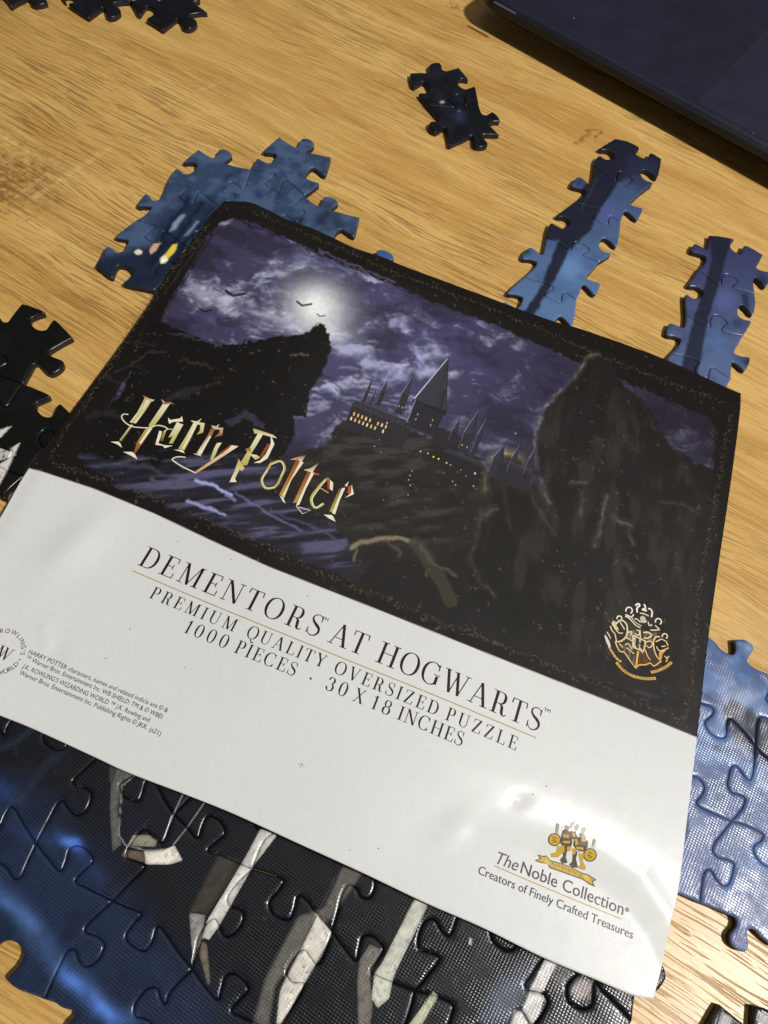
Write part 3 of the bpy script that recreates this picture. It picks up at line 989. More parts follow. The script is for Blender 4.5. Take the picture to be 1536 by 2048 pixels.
c.edge('r5', Z((1215, 275), (1190, 480), (1140, 645), (1060, 560), (990, 503), (930, 545), (900, 610), (935, 690), (1010, 735), (960, 780), (875, 830)))
c.gen('b', ('l5', -1), ('r5', -1), 1)
c.piece('+l1', '+s1', '-r1', '-t')
c.piece('+l2', '+s2', '-r2', '-s1')
c.piece('+l3', '+s3', '-r3', '-s2')
c.piece('+l4', '+s4', '-r4', '-s3')
c.piece('+l5', '+b', '-r5', '-s4')

# ---- strip at the right edge of the picture
c = Cluster("strip of blue violet pieces at the right, running under the leaflet's top right corner", GRP, (1420, 620), p_right, 0.48)
c.edge('t', K((1225, 612), (1285, 618), (1357, 636), (1338, 660), (1350, 692), (1391, 713), (1400, 688), (1416, 667), (1460, 686), (1512, 718)))
c.edge('l1', K((1225, 612), (1222, 655), (1212, 686), (1178, 670), (1150, 657), (1132, 675), (1130, 698), (1170, 711), (1203, 726), (1200, 760), (1165, 800)))
c.edge('r1', K((1512, 718), (1492, 758), (1478, 787), (1505, 800), (1548, 812), (1548, 850), (1524, 887), (1495, 858), (1468, 838), (1462, 875), (1468, 925)))
c.edge('s1', K((1165, 800), (1210, 830), (1286, 879), (1290, 842), (1306, 821), (1342, 828), (1376, 856), (1358, 873), (1350, 890), (1400, 907), (1468, 925)))
c.edge('l2', K((1165, 800), (1138, 842), (1114, 882), (1160, 889), (1191, 911), (1178, 942), (1140, 948), (1101, 927), (1096, 980), (1100, 1035)))
c.edge('r2', K((1468, 925), (1472, 980), (1456, 1037), (1428, 1008), (1400, 984), (1378, 1005), (1384, 1045), (1412, 1062), (1448, 1070), (1430, 1112), (1405, 1150)))
c.edge('s2', K((1100, 1035), (1160, 1070), (1226, 1101), (1230, 1062), (1247, 1039), (1284, 1046), (1319, 1080), (1300, 1098), (1290, 1118), (1340, 1136), (1405, 1150)))
c.edge('l3', K((1100, 1035), (1098, 1075), (1086, 1106), (1050, 1092), (1015, 1081), (1000, 1108), (999, 1144), (1040, 1152), (1071, 1166), (1060, 1200), (1020, 1245)))
c.edge('r3', K((1405, 1150), (1380, 1195), (1361, 1241), (1395, 1256), (1441, 1265), (1437, 1300), (1412, 1334), (1380, 1307), (1350, 1289), (1343, 1325), (1342, 1378)))
c.edge('s3', K((1020, 1245), (1090, 1260), (1167, 1289), (1152, 1315), (1148, 1338), (1175, 1362), (1215, 1376), (1224, 1342), (1236, 1319), (1285, 1345), (1342, 1378)))
E4L, E4R = K((940, 1465))[0], K((1290, 1600))[0]
c.gen('l4', ('s3', 0), E4L, -1)
c.gen('b4', E4L, E4R, 1)
c.gen('r4', ('s3', -1), E4R, -1)
c.piece('+l1', '+s1', '-r1', '-t')
c.piece('+l2', '+s2', '-r2', '-s1')
c.piece('+l3', '+s3', '-r3', '-s2')
c.piece('+l4', '+b4', '-r4', '-s3')

# ---- black staircase of pieces cut by the top edge
K = lambda *a: C(0, 0, 3.491, *a)
c = Cluster("black pieces joined like a staircase along the top edge of the picture", GRP, (200, 5), p_black, 0.8)
c.edge('b1', K((75, 38), (110, 15), (150, -4), (190, -22), (212, 2), (232, 28), (285, 26), (328, 8), (318, -12), (282, -42), (330, -60), (388, -75)))
c.edge('b2', K((616, 117), (660, 85), (722, 46), (738, 75), (756, 116), (800, 112), (842, 78), (832, 52), (786, 20), (840, 8), (912, 3)))
c.edge('b3', K((1136, 203), (1190, 160), (1242, 126), (1265, 150), (1288, 193), (1330, 195), (1376, 158), (1360, 130), (1314, 106), (1380, 86), (1447, 82)))
c.edge('l2', K((388, -75), (420, -40), (448, -5), (462, 8), (440, -20), (470, -35), (520, -15), (530, 5), (505, 15), (478, 22), (545, 72), (616, 117)))
c.edge('l3', K((912, 3), (940, 50), (971, 98), (1000, 62), (1024, 38), (1070, 55), (1084, 78), (1055, 108), (1024, 128), (1080, 165), (1136, 203)))
c.edge('r3', K((1447, 82), (1400, 48), (1348, 10), (1372, 4), (1396, -6), (1370, -35), (1310, -40), (1280, -55), (1222, -112)))
c.gen('l1', K((-148, -159))[0], ('b1', 0), 1)
c.gen('t3', ('l3', 0), ('r3', -1), -1)
c.gen('t2', ('l2', 0), K((698, -190))[0], -1)
c.gen('r2', K((698, -190))[0], ('b2', -1), -1)
c.gen('t1', ('l1', 0), K((150, -275))[0], -1)
c.gen('r1', K((150, -275))[0], ('b1', -1), -1)
c.gen('u2', K((150, -275))[0], K((455, -390))[0], -1)
c.gen('v2', K((455, -390))[0], K((698, -190))[0], -1)
c.gen('u3', K((698, -190))[0], K((1008, -305))[0], -1)
c.gen('v3', K((1008, -305))[0], ('r3', -1), -1)
c.piece('+l1', '+b1', '-r1', '-t1')
c.piece('+l2', '+b2', '-r2', '-t2')
c.piece('+l3', '+b3', '+r3', '-t3')
c.piece('+r1', '+t2', '-v2', '-u2')
c.piece('+r2', '+t3', '-v3', '-u3')

# ---- black section at the left edge
K = lambda *a: C(0, 580, 4.267, *a)
c = Cluster("black section with a white angular motif at the left edge of the picture", GRP, (20, 760), p_left, 0.45)
NB, NC, ND, NE_, NF, NG_ = [K(a)[0] for a in ((-240, 500), (-250, 1250), (-690, 930), (630, 1090), (1080, 1400), (690, 1920))]
c.edge('t1', K((185, 110), (280, 138), (383, 190), (320, 215), (264, 242), (265, 285), (325, 334), (392, 332), (425, 290), (458, 248), (540, 318), (622, 405)))
c.edge('r1', K((622, 405), (515, 462), (424, 522), (420, 548), (470, 572), (537, 602), (540, 640), (500, 685), (428, 716), (380, 678), (335, 630), (298, 625), (250, 700), (195, 797)))
c.edge('l1', K((185, 110), (120, 190), (57, 268), (22, 262), (-5, 228), (-45, 212), (-92, 258), (-82, 315), (-60, 345), (-120, 410), (-240, 500)))
c.edge('s1', K((-240, 500), (-160, 565), (-92, 625), (-80, 590), (-55, 552), (0, 540), (42, 570), (64, 612), (32, 640), (-2, 658), (-38, 680), (-2, 724), (100, 765), (195, 797)))
c.edge('t2', K((195, 797), (290, 832), (428, 905), (365, 938), (308, 968), (312, 1012), (372, 1072), (442, 1072), (470, 1020), (502, 966), (560, 1008), (630, 1090)))
c.edge('m2', K((195, 797), (130, 890), (70, 978), (32, 995), (-5, 950), (-60, 930), (-110, 990), (-85, 1040), (-70, 1060), (-150, 1150), (-250, 1250)))
c.edge('s2', K((-250, 1250), (-150, 1330), (-62, 1405), (-52, 1352), (0, 1335), (52, 1360), (96, 1362), (102, 1390), (50, 1442), (0, 1466), (-22, 1488), (0, 1505), (100, 1555), (215, 1580)))
c.edge('r2', K((630, 1090), (560, 1180), (490, 1250), (440, 1200), (380, 1190), (330, 1260), (350, 1320), (375, 1352), (300, 1450), (215, 1580)))
c.gen('l0', ('s1', 0), ND, -1)
c.gen('b0', ND, NC, 1)
c.gen('t3', NE_, NF, 1)
c.gen('r3', NF, NG_, -1)
c.gen('b3', ('r2', -1), NG_, 1)
P4a, P4b = K((-720, 1750))[0], K((-240, 2110))[0]
c.gen('l4', NC, P4a, 1); c.gen('b4', P4a, P4b, 1); c.gen('r4', ('r2', -1), P4b, -1)
c.piece('+l1', '+s1', '-r1', '-t1')
c.piece('+l0', '+b0', '-m2', '-s1')
c.piece('+m2', '+s2', '-r2', '-t2')
c.piece('+r2', '+b3', '-r3', '-t3')
c.piece('+l4', '+b4', '-r4', '-s2')

# ---- big section in the foreground
FEAT = feature_edges([s_[1] for s_ in slat_shapes() if s_[0] == 'poly' and s_[3] < 3], [(s_[1], s_[3]) for s_ in slat_shapes() if s_[0] == 'stroke'])
A = lambda *a: C(0, 1400, 2.56, *a)
B = lambda *a: C(400, 1560, 2.194, *a)
D = lambda *a: C(900, 1500, 3.072, *a)
H0 = lambda *a: C(0, 1840, 5.908, *a)
c = Cluster("large dark section with pale slats and blue light, in the foreground under the leaflet", GRP, (500, 1800), p_bottom, 0.40, step=0.33)
GM = np.array([[0.11401382, -0.04120673], [0.03547594, 0.114745], [-0.30965083, -0.04590389]])


def node(i, j):
    return pj((np.array([i, j, 1.0]) @ GM) * (CAM_H - TH_P), TH_P)


# rows: r{i}_{j} runs from node (i,j) to (i+1,j); columns: c{i}_{j} from (i,j) to (i,j+1)
tr = {
    'r0_0': A((184, 737), (240, 808), (310, 877), (335, 830), (360, 757), (412, 750), (476, 820), (436, 866), (384, 926), (440, 962), (520, 1002), (575, 1030)),
    'r1_0': A((575, 1030), (640, 1058), (722, 1096), (688, 1140), (643, 1215), (680, 1262), (742, 1285), (778, 1240), (808, 1158), (845, 1195), (910, 1290), (985, 1380)),
    'r2_0': A((985, 1380), (1050, 1470), (1117, 1537), (1132, 1490), (1157, 1413), (1205, 1405), (1272, 1480), (1228, 1535), (1184, 1592), (1240, 1626), (1330, 1665), (1408, 1700)),
    'r0_1': A((520, 255), (600, 318), (682, 384), (640, 408), (610, 435), (632, 492), (706, 518), (728, 480), (752, 410), (790, 418), (840, 510), (890, 585)),
    'r1_1': A((890, 585), (950, 645), (1012, 707), (1038, 640), (1066, 594), (1122, 615), (1152, 682), (1105, 728), (1063, 772), (1110, 787), (1220, 835), (1290, 865)),
    'r2_1': np.vstack([A((1290, 865)), B((300, 411), (369, 441), (345, 485), (304, 540), (322, 588), (390, 613), (412, 575), (432, 509), (462, 520), (515, 590), (580, 665))]),
    'r3_1': B((580, 665), (635, 738), (686, 793), (698, 745), (716, 688), (756, 685), (807, 740), (775, 795), (750, 842), (790, 865), (850, 890), (945, 926)),
    'r4_1': B((945, 926), (1020, 945), (1112, 990), (1100, 1050), (1085, 1110), (1130, 1150), (1190, 1140), (1215, 1080), (1240, 1120), (1313, 1222)),
    'c0_0': A((184, 737), (240, 630), (312, 514), (350, 560), (392, 592), (440, 565), (467, 480), (438, 452), (372, 420), (420, 365), (490, 298), (520, 255)),
    'c1_0': A((575, 1030), (660, 940), (742, 850), (695, 825), (648, 802), (670, 735), (738, 664), (790, 710), (835, 728), (865, 660), (890, 585)),
    'c2_0': A((985, 1380), (1000, 1295), (1018, 1212), (1055, 1148), (1096, 1120), (1125, 1168), (1155, 1212), (1205, 1192), (1247, 1120), (1238, 1078), (1172, 1052), (1165, 1008), (1222, 930), (1290, 865)),
    'c3_0': np.vstack([A((1408, 1700)), B((380, 1035), (442, 940), (456, 895), (402, 887), (380, 848), (420, 772), (456, 746), (485, 780), (515, 812), (560, 735), (580, 665))]),
    'c3_1': B((580, 665), (604, 585), (624, 505), (650, 462), (682, 470), (708, 512), (740, 520), (764, 485), (766, 432), (735, 405), (725, 385), (770, 310), (835, 240)),
    'c4_1': B((945, 926), (1000, 860), (1052, 780), (1018, 760), (962, 738), (958, 700), (990, 622), (1028, 610), (1062, 662), (1095, 686), (1128, 610), (1150, 560), (1200, 490)),
    'cm0': A((-120, 1250), (-60, 1120), (-20, 1010), (-70, 960), (-85, 900), (-30, 832), (20, 850), (68, 911), (97, 913), (145, 820), (184, 737)),
    'rm0': A((-200, 455), (-140, 560), (-85, 635), (-60, 680), (-5, 650), (30, 580), (57, 545), (120, 640), (184, 737)),
    'c1_m1': np.vstack([H0((520, 945)), A((300, 1370), (345, 1286), (378, 1278), (405, 1340), (440, 1367), (500, 1332), (532, 1262), (522, 1234), (478, 1204), (434, 1188), (436, 1166), (500, 1098), (575, 1030))]),
    'r0_m1': H0((-360, 295), (-200, 420), (-140, 500), (-108, 470), (-95, 390), (-40, 310), (20, 266), (100, 250), (200, 282), (272, 380), (262, 455), (200, 560), (140, 620), (82, 690), (92, 735), (200, 822), (330, 872), (520, 945)),
    'r1_m1': H0((520, 945), (650, 990), (722, 1040), (850, 1078), (884, 1122), (800, 1220), (760, 1310), (860, 1400), (990, 1400), (1060, 1340), (1150, 1420), (1450, 1680)),
    'c5_1': D((301, 1850), (330, 1760), (364, 1690), (400, 1612), (440, 1602), (510, 1690), (570, 1625), (602, 1552), (586, 1505), (490, 1476), (463, 1450), (500, 1388), (560, 1300), (620, 1250)),
    'r5_2': D((620, 1250), (720, 1310), (782, 1375), (722, 1450), (728, 1540), (810, 1592), (872, 1572), (888, 1428), (940, 1480), (1040, 1580), (1122, 1668)),
    'c6_2': D((1122, 1668), (1140, 1520), (1170, 1450), (1205, 1440), (1240, 1480), (1268, 1486), (1312, 1440), (1332, 1390), (1302, 1308), (1262, 1290), (1215, 1310), (1220, 1200), (1312, 1030)),
}
for k, px in tr.items():
    c.edge(k, px)
ND_ = {(0, 0): ('r0_0', 0), (1, 0): ('r1_0', 0), (2, 0): ('r2_0', 0), (3, 0): ('r2_0', -1), (0, 1): ('r0_1', 0), (1, 1): ('r1_1', 0), (2, 1): ('r2_1', 0),
       (3, 1): ('r3_1', 0), (4, 1): ('r4_1', 0), (5, 1): ('r4_1', -1), (5, 2): ('r5_2', 0), (6, 2): ('r5_2', -1), (3, 2): ('c3_1', -1), (4, 2): ('c4_1', -1),
       (6, 3): ('c6_2', -1), (-1, 0): ('rm0', 0), (0, -1): ('r0_m1', 0), (1, -1): ('r0_m1', -1), (2, -1): ('r1_m1', -1)}


def nd(i, j):
    return ND_.get((i, j)) or tuple(node(i, j))


def row(i, j, s=None):
    k = {(-1, 0): 'rm0', (0, -1): 'r0_m1', (1, -1): 'r1_m1'}.get((i, j), f'r{i}_{j}')
    if k not in c.E:
        c.gen(k, nd(i, j), nd(i + 1, j), s or (1 if (i * 3 + j * 5) % 2 else -1))
    return k


def colm(i, j, s=None):
    k = {(0, -1): 'cm0', (1, -1): 'c1_m1'}.get((i, j), f'c{i}_{j}')
    if k not in c.E:
        c.gen(k, nd(i, j), nd(i, j + 1), s or (1 if (i * 5 + j * 3) % 2 else -1))
    return k


c.E['c5_1'][0] = bp(node(5, 1), TH_P); c.E['r4_1'][-1] = c.E['c5_1'][0]
ND_[(5, 1)] = ('c5_1', 0)
cells = [(-2, 0), (-1, -1), (-1, 0), (0, 0), (1, 0), (2, 0), (3, 0), (0, -1), (1, -1), (2, -1), (-1, 1), (0, 1), (1, 1), (2, 1), (3, 1), (4, 1), (5, 1), (4, 0), (4, 2), (5, 2)]
for i, j in cells:
    c.piece('+' + row(i, j), '+' + colm(i + 1, j), '-' + row(i, j + 1), '-' + colm(i, j))

FEAT = np.zeros((0, 2))
# ---- blue section at the right edge
K = lambda *a: C(1236, 1240, 5.12, *a)
L = lambda *a: C(1236, 1600, 4.571, *a)
c = Cluster("blue section with a dark diagonal patch, right of the leaflet's lower half", GRP, (1460, 1560), p_sea, 0.40, step=0.33)
N0, N1, N2 = K((1410, 1290))[0], L((1040, 195))[0], L((755, 945))[0]
c.edge('t1', K((690, 20), (830, 110), (930, 165), (1000, 222), (1060, 292), (1165, 352), (1206, 325), (1202, 250), (1200, 205), (1250, 193), (1335, 212), (1398, 282), (1362, 355), (1332, 420), (1395, 478), (1536, 548), (1640, 605)))
c.edge('cT', np.vstack([[N0], K((1420, 1180), (1432, 1060), (1465, 992), (1540, 1012), (1605, 1045), (1645, 1000), (1632, 925), (1545, 855), (1518, 805), (1545, 740), (1640, 605))]))
c.edge('s1', np.vstack([K((560, 760), (640, 790), (740, 812), (850, 850), (958, 888), (984, 925), (965, 975), (894, 1045), (912, 1112), (1000, 1196), (1082, 1212), (1112, 1180), (1116, 1080), (1145, 1010), (1245, 1092), (1340, 1200)), [N0]]))
c.edge('c1', np.vstack([[N0], K((1404, 1400), (1388, 1560), (1356, 1642), (1300, 1600), (1250, 1530), (1204, 1488), (1160, 1520), (1134, 1620), (1128, 1700), (1165, 1762), (1250, 1790), (1304, 1822), (1290, 1900), (1230, 1990)), [N1]]))
c.edge('s2', np.vstack([K((450, 1420), (540, 1500), (640, 1560), (740, 1590), (830, 1620), (886, 1700), (870, 1780), (806, 1870), (830, 1905), (930, 1960), (1060, 2015)), [N1]]))
c.edge('c2', np.vstack([[N1], L((960, 300), (884, 402), (868, 468), (910, 520), (1000, 546), (1062, 580), (1056, 650), (1012, 772), (965, 787), (900, 722), (842, 637), (798, 660), (768, 800)), [N2]]))
c.edge('b3', np.vstack([L((300, 690), (400, 790), (545, 850), (650, 897)), [N2]]))
c.edge('r1', np.vstack([[N0], K((1470, 1358), (1536, 1412), (1600, 1470), (1640, 1430), (1690, 1400), (1760, 1450), (1770, 1510), (1740, 1570), (1840, 1640), (1990, 1730))]))
c.edge('r2', np.vstack([[N1], L((1150, 222), (1282, 282), (1332, 322), (1312, 372), (1243, 432), (1256, 502), (1320, 580), (1400, 610), (1440, 560), (1480, 500), (1560, 580), (1640, 640))]))
c.edge('b4', np.vstack([[N2], L((900, 1000), (1012, 1050), (1082, 1086), (1086, 1150), (1030, 1232), (1036, 1310), (1100, 1372), (1172, 1392), (1202, 1330), (1192, 1200), (1240, 1182), (1310, 1250), (1420, 1340))]))
h1l, h2l, h3l = ('t1', 0), ('s1', 0), ('s2', 0)
c.gen('v1', ('t1', 0), ('s1', 0), 1); c.gen('v2', ('s1', 0), ('s2', 0), -1); c.gen('v3', ('s2', 0), ('b3', 0), 1)
tR = K((2220, 1000))[0]
c.gen('tt', ('t1', -1), tR, 1)
c.gen('w1', tR, ('r1', -1), 1); c.gen('w2', ('r1', -1), ('r2', -1), -1); c.gen('w3', ('r2', -1), ('b4', -1), 1)
c.piece('+v1', '+s1', '+cT', '-t1')
c.piece('+v2', '+s2', '-c1', '-s1')
c.piece('+v3', '+b3', '-c2', '-s2')
c.piece('-cT', '+r1', '-w1', '-tt')
c.piece('+c1', '+r2', '-w2', '-r1')
c.piece('+c2', '+b4', '-w3', '-r2')

# ---- loose single pieces
LG = "loose single puzzle pieces"


def quad_piece(px_corner, ang, s4, size=19.0):
    o = bp(px_corner, TH_P)
    e = np.array([math.cos(ang), math.sin(ang)]); n = np.array([e[1], -e[0]])
    P4 = [o, o + e * size, o + e * size + n * size, o + n * size]
    return np.vstack([catmull(gen(P4[k], P4[(k + 1) % 4], s4[k]))[:-1] for k in range(4)])


def p_corner(p, q):
    c = Paint(p, q, (30, 31, 36)); c.warp(3, 10)
    c.mix(sstep(.4, .65, fbm(q / 3, 5, 71)) * .7, (74, 76, 80))
    c.poly(L((950, 1960), (1060, 1990), (1040, 2120), (900, 2100)), (188, 186, 180), 4, .9)
    c.poly(L((1300, 1960), (1400, 1990), (1400, 2200), (1290, 2100)), (150, 150, 152), 4, .8)
    return c.c


def out(*px):
    return catmull(bp(np.vstack(px), TH_P), .4)[:-1]


single(np.vstack([out(L((940, 1872), (1060, 1972), (1148, 2050), (1185, 2120))), out(L((1185, 2120), (1120, 2150), (1060, 2210), (1080, 2290), (1190, 2330), (1215, 2400), (1220, 2580))),
                  out(L((1220, 2580), (1050, 2560), (960, 2600), (880, 2700), (800, 2600), (820, 2540), (500, 2560))), out(L((500, 2560), (600, 2440), (640, 2330), (560, 2280), (600, 2200), (720, 2240), (760, 2190), (840, 2040), (905, 1925), (940, 1872)))]),
       "black and grey loose piece pointing up, left one at the bottom right corner", LG, p_corner, .5)
single(np.vstack([out(L((1246, 1886), (1330, 1897), (1440, 1940), (1520, 1930), (1570, 1900), (1640, 1960), (1600, 2020), (1640, 2060), (1900, 2170))), out(L((1900, 2170), (1850, 2330), (1740, 2340), (1700, 2430), (1800, 2470), (1700, 2760))),
                  out(L((1700, 2760), (1560, 2680), (1520, 2580), (1420, 2600), (1440, 2680), (1270, 2700))), out(L((1270, 2700), (1245, 2500), (1330, 2460), (1330, 2380), (1240, 2370), (1236, 2200), (1236, 2050), (1246, 1886)))]),
       "black and grey loose piece beside the other one, nearest the bottom right corner", LG, p_corner, .5)
a = bp((1572, 940), TH_P); b2 = bp((1567, 1112), TH_P)
single(quad_piece((1576, 938), math.radians(8), (1, -1, 1, -1)), "dark piece mostly cut off by the right edge, its tab showing on bare wood", LG, p_black, .7)
# tab tips showing beside the leaflet's top edge
tipc = bp((768, 512), TH_P)
e0 = math.radians(-14)


def p_blue(p, q):
    c = Paint(p, q, (70, 98, 146)); c.mix(sstep(.4, .7, fbm(q / 4, 4, 12)) * .4, (50, 72, 112))
    return c.c


ee = np.array([math.cos(e0), math.sin(e0)]); nn = np.array([ee[1], -ee[0]])
cor = tipc - ee * 9.5 + nn * 2.6
P4 = [cor, cor + ee * 19, cor + ee * 19 + nn * 19, cor + nn * 19]
single(np.vstack([catmull(gen(P4[k], P4[(k + 1) % 4], s))[:-1] for k, s in enumerate((1, -1, -1, 1))]),
       "blue piece hidden under the leaflet with only its round tab peeking past the top edge", LG, p_blue, .7)

# ================================================================== the printed leaflet
Z_S = 3.0      # mean height of the sheet above the table (it lies on the pieces)
lf = lambda *px: catmull(bp(np.array(px, float), Z_S), 0.5)
PBT = ((448, 402), (463.4, 402.5), (501, 405), (533.7, 418.7), (571, 437.5), (623, 456), (667, 476), (709.5, 496), (768, 515), (800, 529), (980, 596), (1051.6, 623), (1109, 643),
        (1146, 653), (1240, 685), (1333.6, 720), (1462.5, 779), (1482, 787))
PBL = ((448, 402), (395, 469), (336, 547), (305, 600), (244, 688), (180, 774.5), (143, 824), (51.6, 945.6), (0, 1035), (-100, 1187), (-206, 1347))
PBR = ((1482, 787), (1478, 841), (1462, 962), (1440, 1110), (1417.6, 1269), (1394, 1474), (1377, 1615), (1355.5, 1786), (1341, 1847), (1306, 1999))
PBB = ((-206, 1347), (-100, 1390), (0, 1431), (54.7, 1452.7), (191, 1515), (250, 1542.6), (367, 1587.5), (461, 1625), (600, 1688.5), (728, 1747), (856, 1808), (960, 1853), (1084, 1914), (1193, 1960), (1269.5, 1992), (1306, 1999))
BT, BL_, BR_, BB = lf(*PBT), lf(*PBL), lf(*PBR), lf(*PBB)


def resample(P, n, tt=None):
    s = np.concatenate([[0], np.cumsum(np.hypot(*np.diff(P, axis=0).T))])
    t = np.linspace(0, s[-1], n) if tt is None else tt * s[-1]
    return np.stack([np.interp(t, s, P[:, 0]), np.interp(t, s, P[:, 1])], 1)


NU, NV = 660, 600
w1d = np.concatenate([np.linspace(0, .70, 470), np.linspace(.70, 1, 131)[1:]])
def ridge_h(q, line, width, height):
    d, _ = seg_dist(q, bp(np.array(line, float), Z_S), False)
    return height * np.exp(-(d / width) ** 2)


def gauss_h(q, px, r, h, ang=0.0, ratio=1.0):
    d = q - bp(np.array(px, float), Z_S)
    ca, sa = math.cos(ang), math.sin(ang)
    x = d[:, 0] * ca + d[:, 1] * sa; y = (-d[:, 0] * sa + d[:, 1] * ca) / ratio
    return h * np.exp(-(x * x + y * y) / (r * r))


def sheet_h(q):
    q = np.asarray(q, float)
    h = np.full(len(q), Z_S - 0.15)
    h += 0.9 * (fbm(q / 55.0, 2, 91) - .5)
    # the sheet buckles: a broad swelling that breaks off along a curve in the lower right
    h += gauss_h(q, (760, 1420), 46, 3.2)
    arc = np.array([(700, 1500), (770, 1520), (840, 1552), (960, 1585), (1040, 1612), (1130, 1642), (1215, 1690), (1290, 1745), (1345, 1825), (1400, 1950)], float)
    pxq = pj(q, Z_S)
    d, up = seg_dist(pxq, np.vstack([arc, [(1900, 1930), (1900, -200), (-600, -200), (-600, 1300)]]))
    d, _ = seg_dist(q, bp(arc, Z_S), False)
    sd = np.where(up, d, -d)
    along = sstep(700, 900, pxq[:, 0])
    h += along * (0.27 * np.tanh(sd / 3.8) + 0.12 * np.exp(-((sd - 3) / 6.0) ** 2))
    below = sstep(0, -9, sd) * along
    h += below * np.maximum(0, 0.030 * (q[:, 0] - 30) - 0.025 * (q[:, 1] - 22))
    h -= gauss_h(q, (1033, 1602), 2.4, 0.22, 0.5, 0.6)
    h += gauss_h(q, (905, 1660), 5, 0.20, 0.9, 0.5)
    # press mark at the left
    h -= gauss_h(q, (104, 1150), 7, 0.25, 0.1, 0.45)
    h += gauss_h(q, (150, 1090), 11, 0.8, 1.2, 0.45)
    h -= gauss_h(q, (110, 1300), 6, 0.12, 1.4, 0.4)
    h += ridge_h(q, [(95, 1290), (88, 1255)], 1.2, 0.10)
    # rolled top edge and lifted corner
    d, _ = seg_dist(q, BT, False)
    h -= 0.55 * np.exp(-(d / 3.0) ** 2)
    h += gauss_h(q, (500, 440), 12, 0.9)
    d, _ = seg_dist(q, BL_, False)
    h -= 0.35 * np.exp(-(d / 2.5) ** 2)
    return np.maximum(h, 2.05)


def on_sheet(px):
    px = np.array(px, float)
    q = bp(px, Z_S)
    for _ in range(4):
        q = bp(px, sheet_h(q))
    return catmull(q, 0.5)


_T, _L, _R2, _B = on_sheet(PBT), on_sheet(PBL), on_sheet(PBR), on_sheet(PBB)
_L[0] = _T[0]; _R2[0] = _T[-1]; _B[0] = _L[-1]; _B[-1] = _R2[-1]
T_, B_, L_, R_ = resample(_T, NU), resample(_B, NU), resample(_L, NV, w1d), resample(_R2, NV, w1d)
u = np.linspace(0, 1, NU)[None, :, None]
w_ = w1d[:, None, None]
XY = (1 - w_) * T_[None] + w_ * B_[None] + (1 - u) * L_[:, None] + u * R_[:, None] \
    - ((1 - u) * (1 - w_) * T_[0] + u * (1 - w_) * T_[-1] + (1 - u) * w_ * B_[0] + u * w_ * B_[-1])
XY = XY.reshape(-1, 2)


# ---- the picture on the upper part (a generic moonlit night over crags and an old castle)
SZ = sheet_h(XY)
PX = pj(XY, SZ)
INNER = np.array([(420, 466), (440, 444), (470, 436), (510, 447), (600, 490), (720, 541), (870, 605), (1000, 655), (1150, 722), (1300, 785), (1415, 835), (1436, 862),
                  (1415, 1010), (1400, 1200), (1370, 1390), (1300, 1395), (1000, 1290), (700, 1160), (500, 1075), (320, 1005), (190, 940), (170, 905), (200, 840), (260, 745), (340, 605)], float)
BLINE = np.array([(-300, 770), (62, 938), (80, 942), (189, 978), (308, 1027), (420, 1080), (536, 1133), (780, 1229), (1000, 1317), (1236, 1410), (1394, 1475), (1500, 1520)], float)


def paint_sheet():
    global PX, XY
    PX0, XY0 = PX, XY
    art = PX0[:, 1] < np.interp(PX0[:, 0], BLINE[:, 0], BLINE[:, 1]) + 6
    PX, XY = PX0[art], XY0[art]
    col = paint_art()
    PX, XY = PX0, XY0
    res = np.zeros((len(PX0), 3))
    res[art] = col
    white = sstep(-1.3, 1.3, PX[:, 1] - np.interp(PX[:, 0], BLINE[:, 0], BLINE[:, 1]))[:, None]
    wcol = lin((225, 226, 224)) * 1.02 * (0.985 + 0.03 * fbm(XY / 20, 3, 85))[:, None]
    return res * (1 - white) + wcol * white


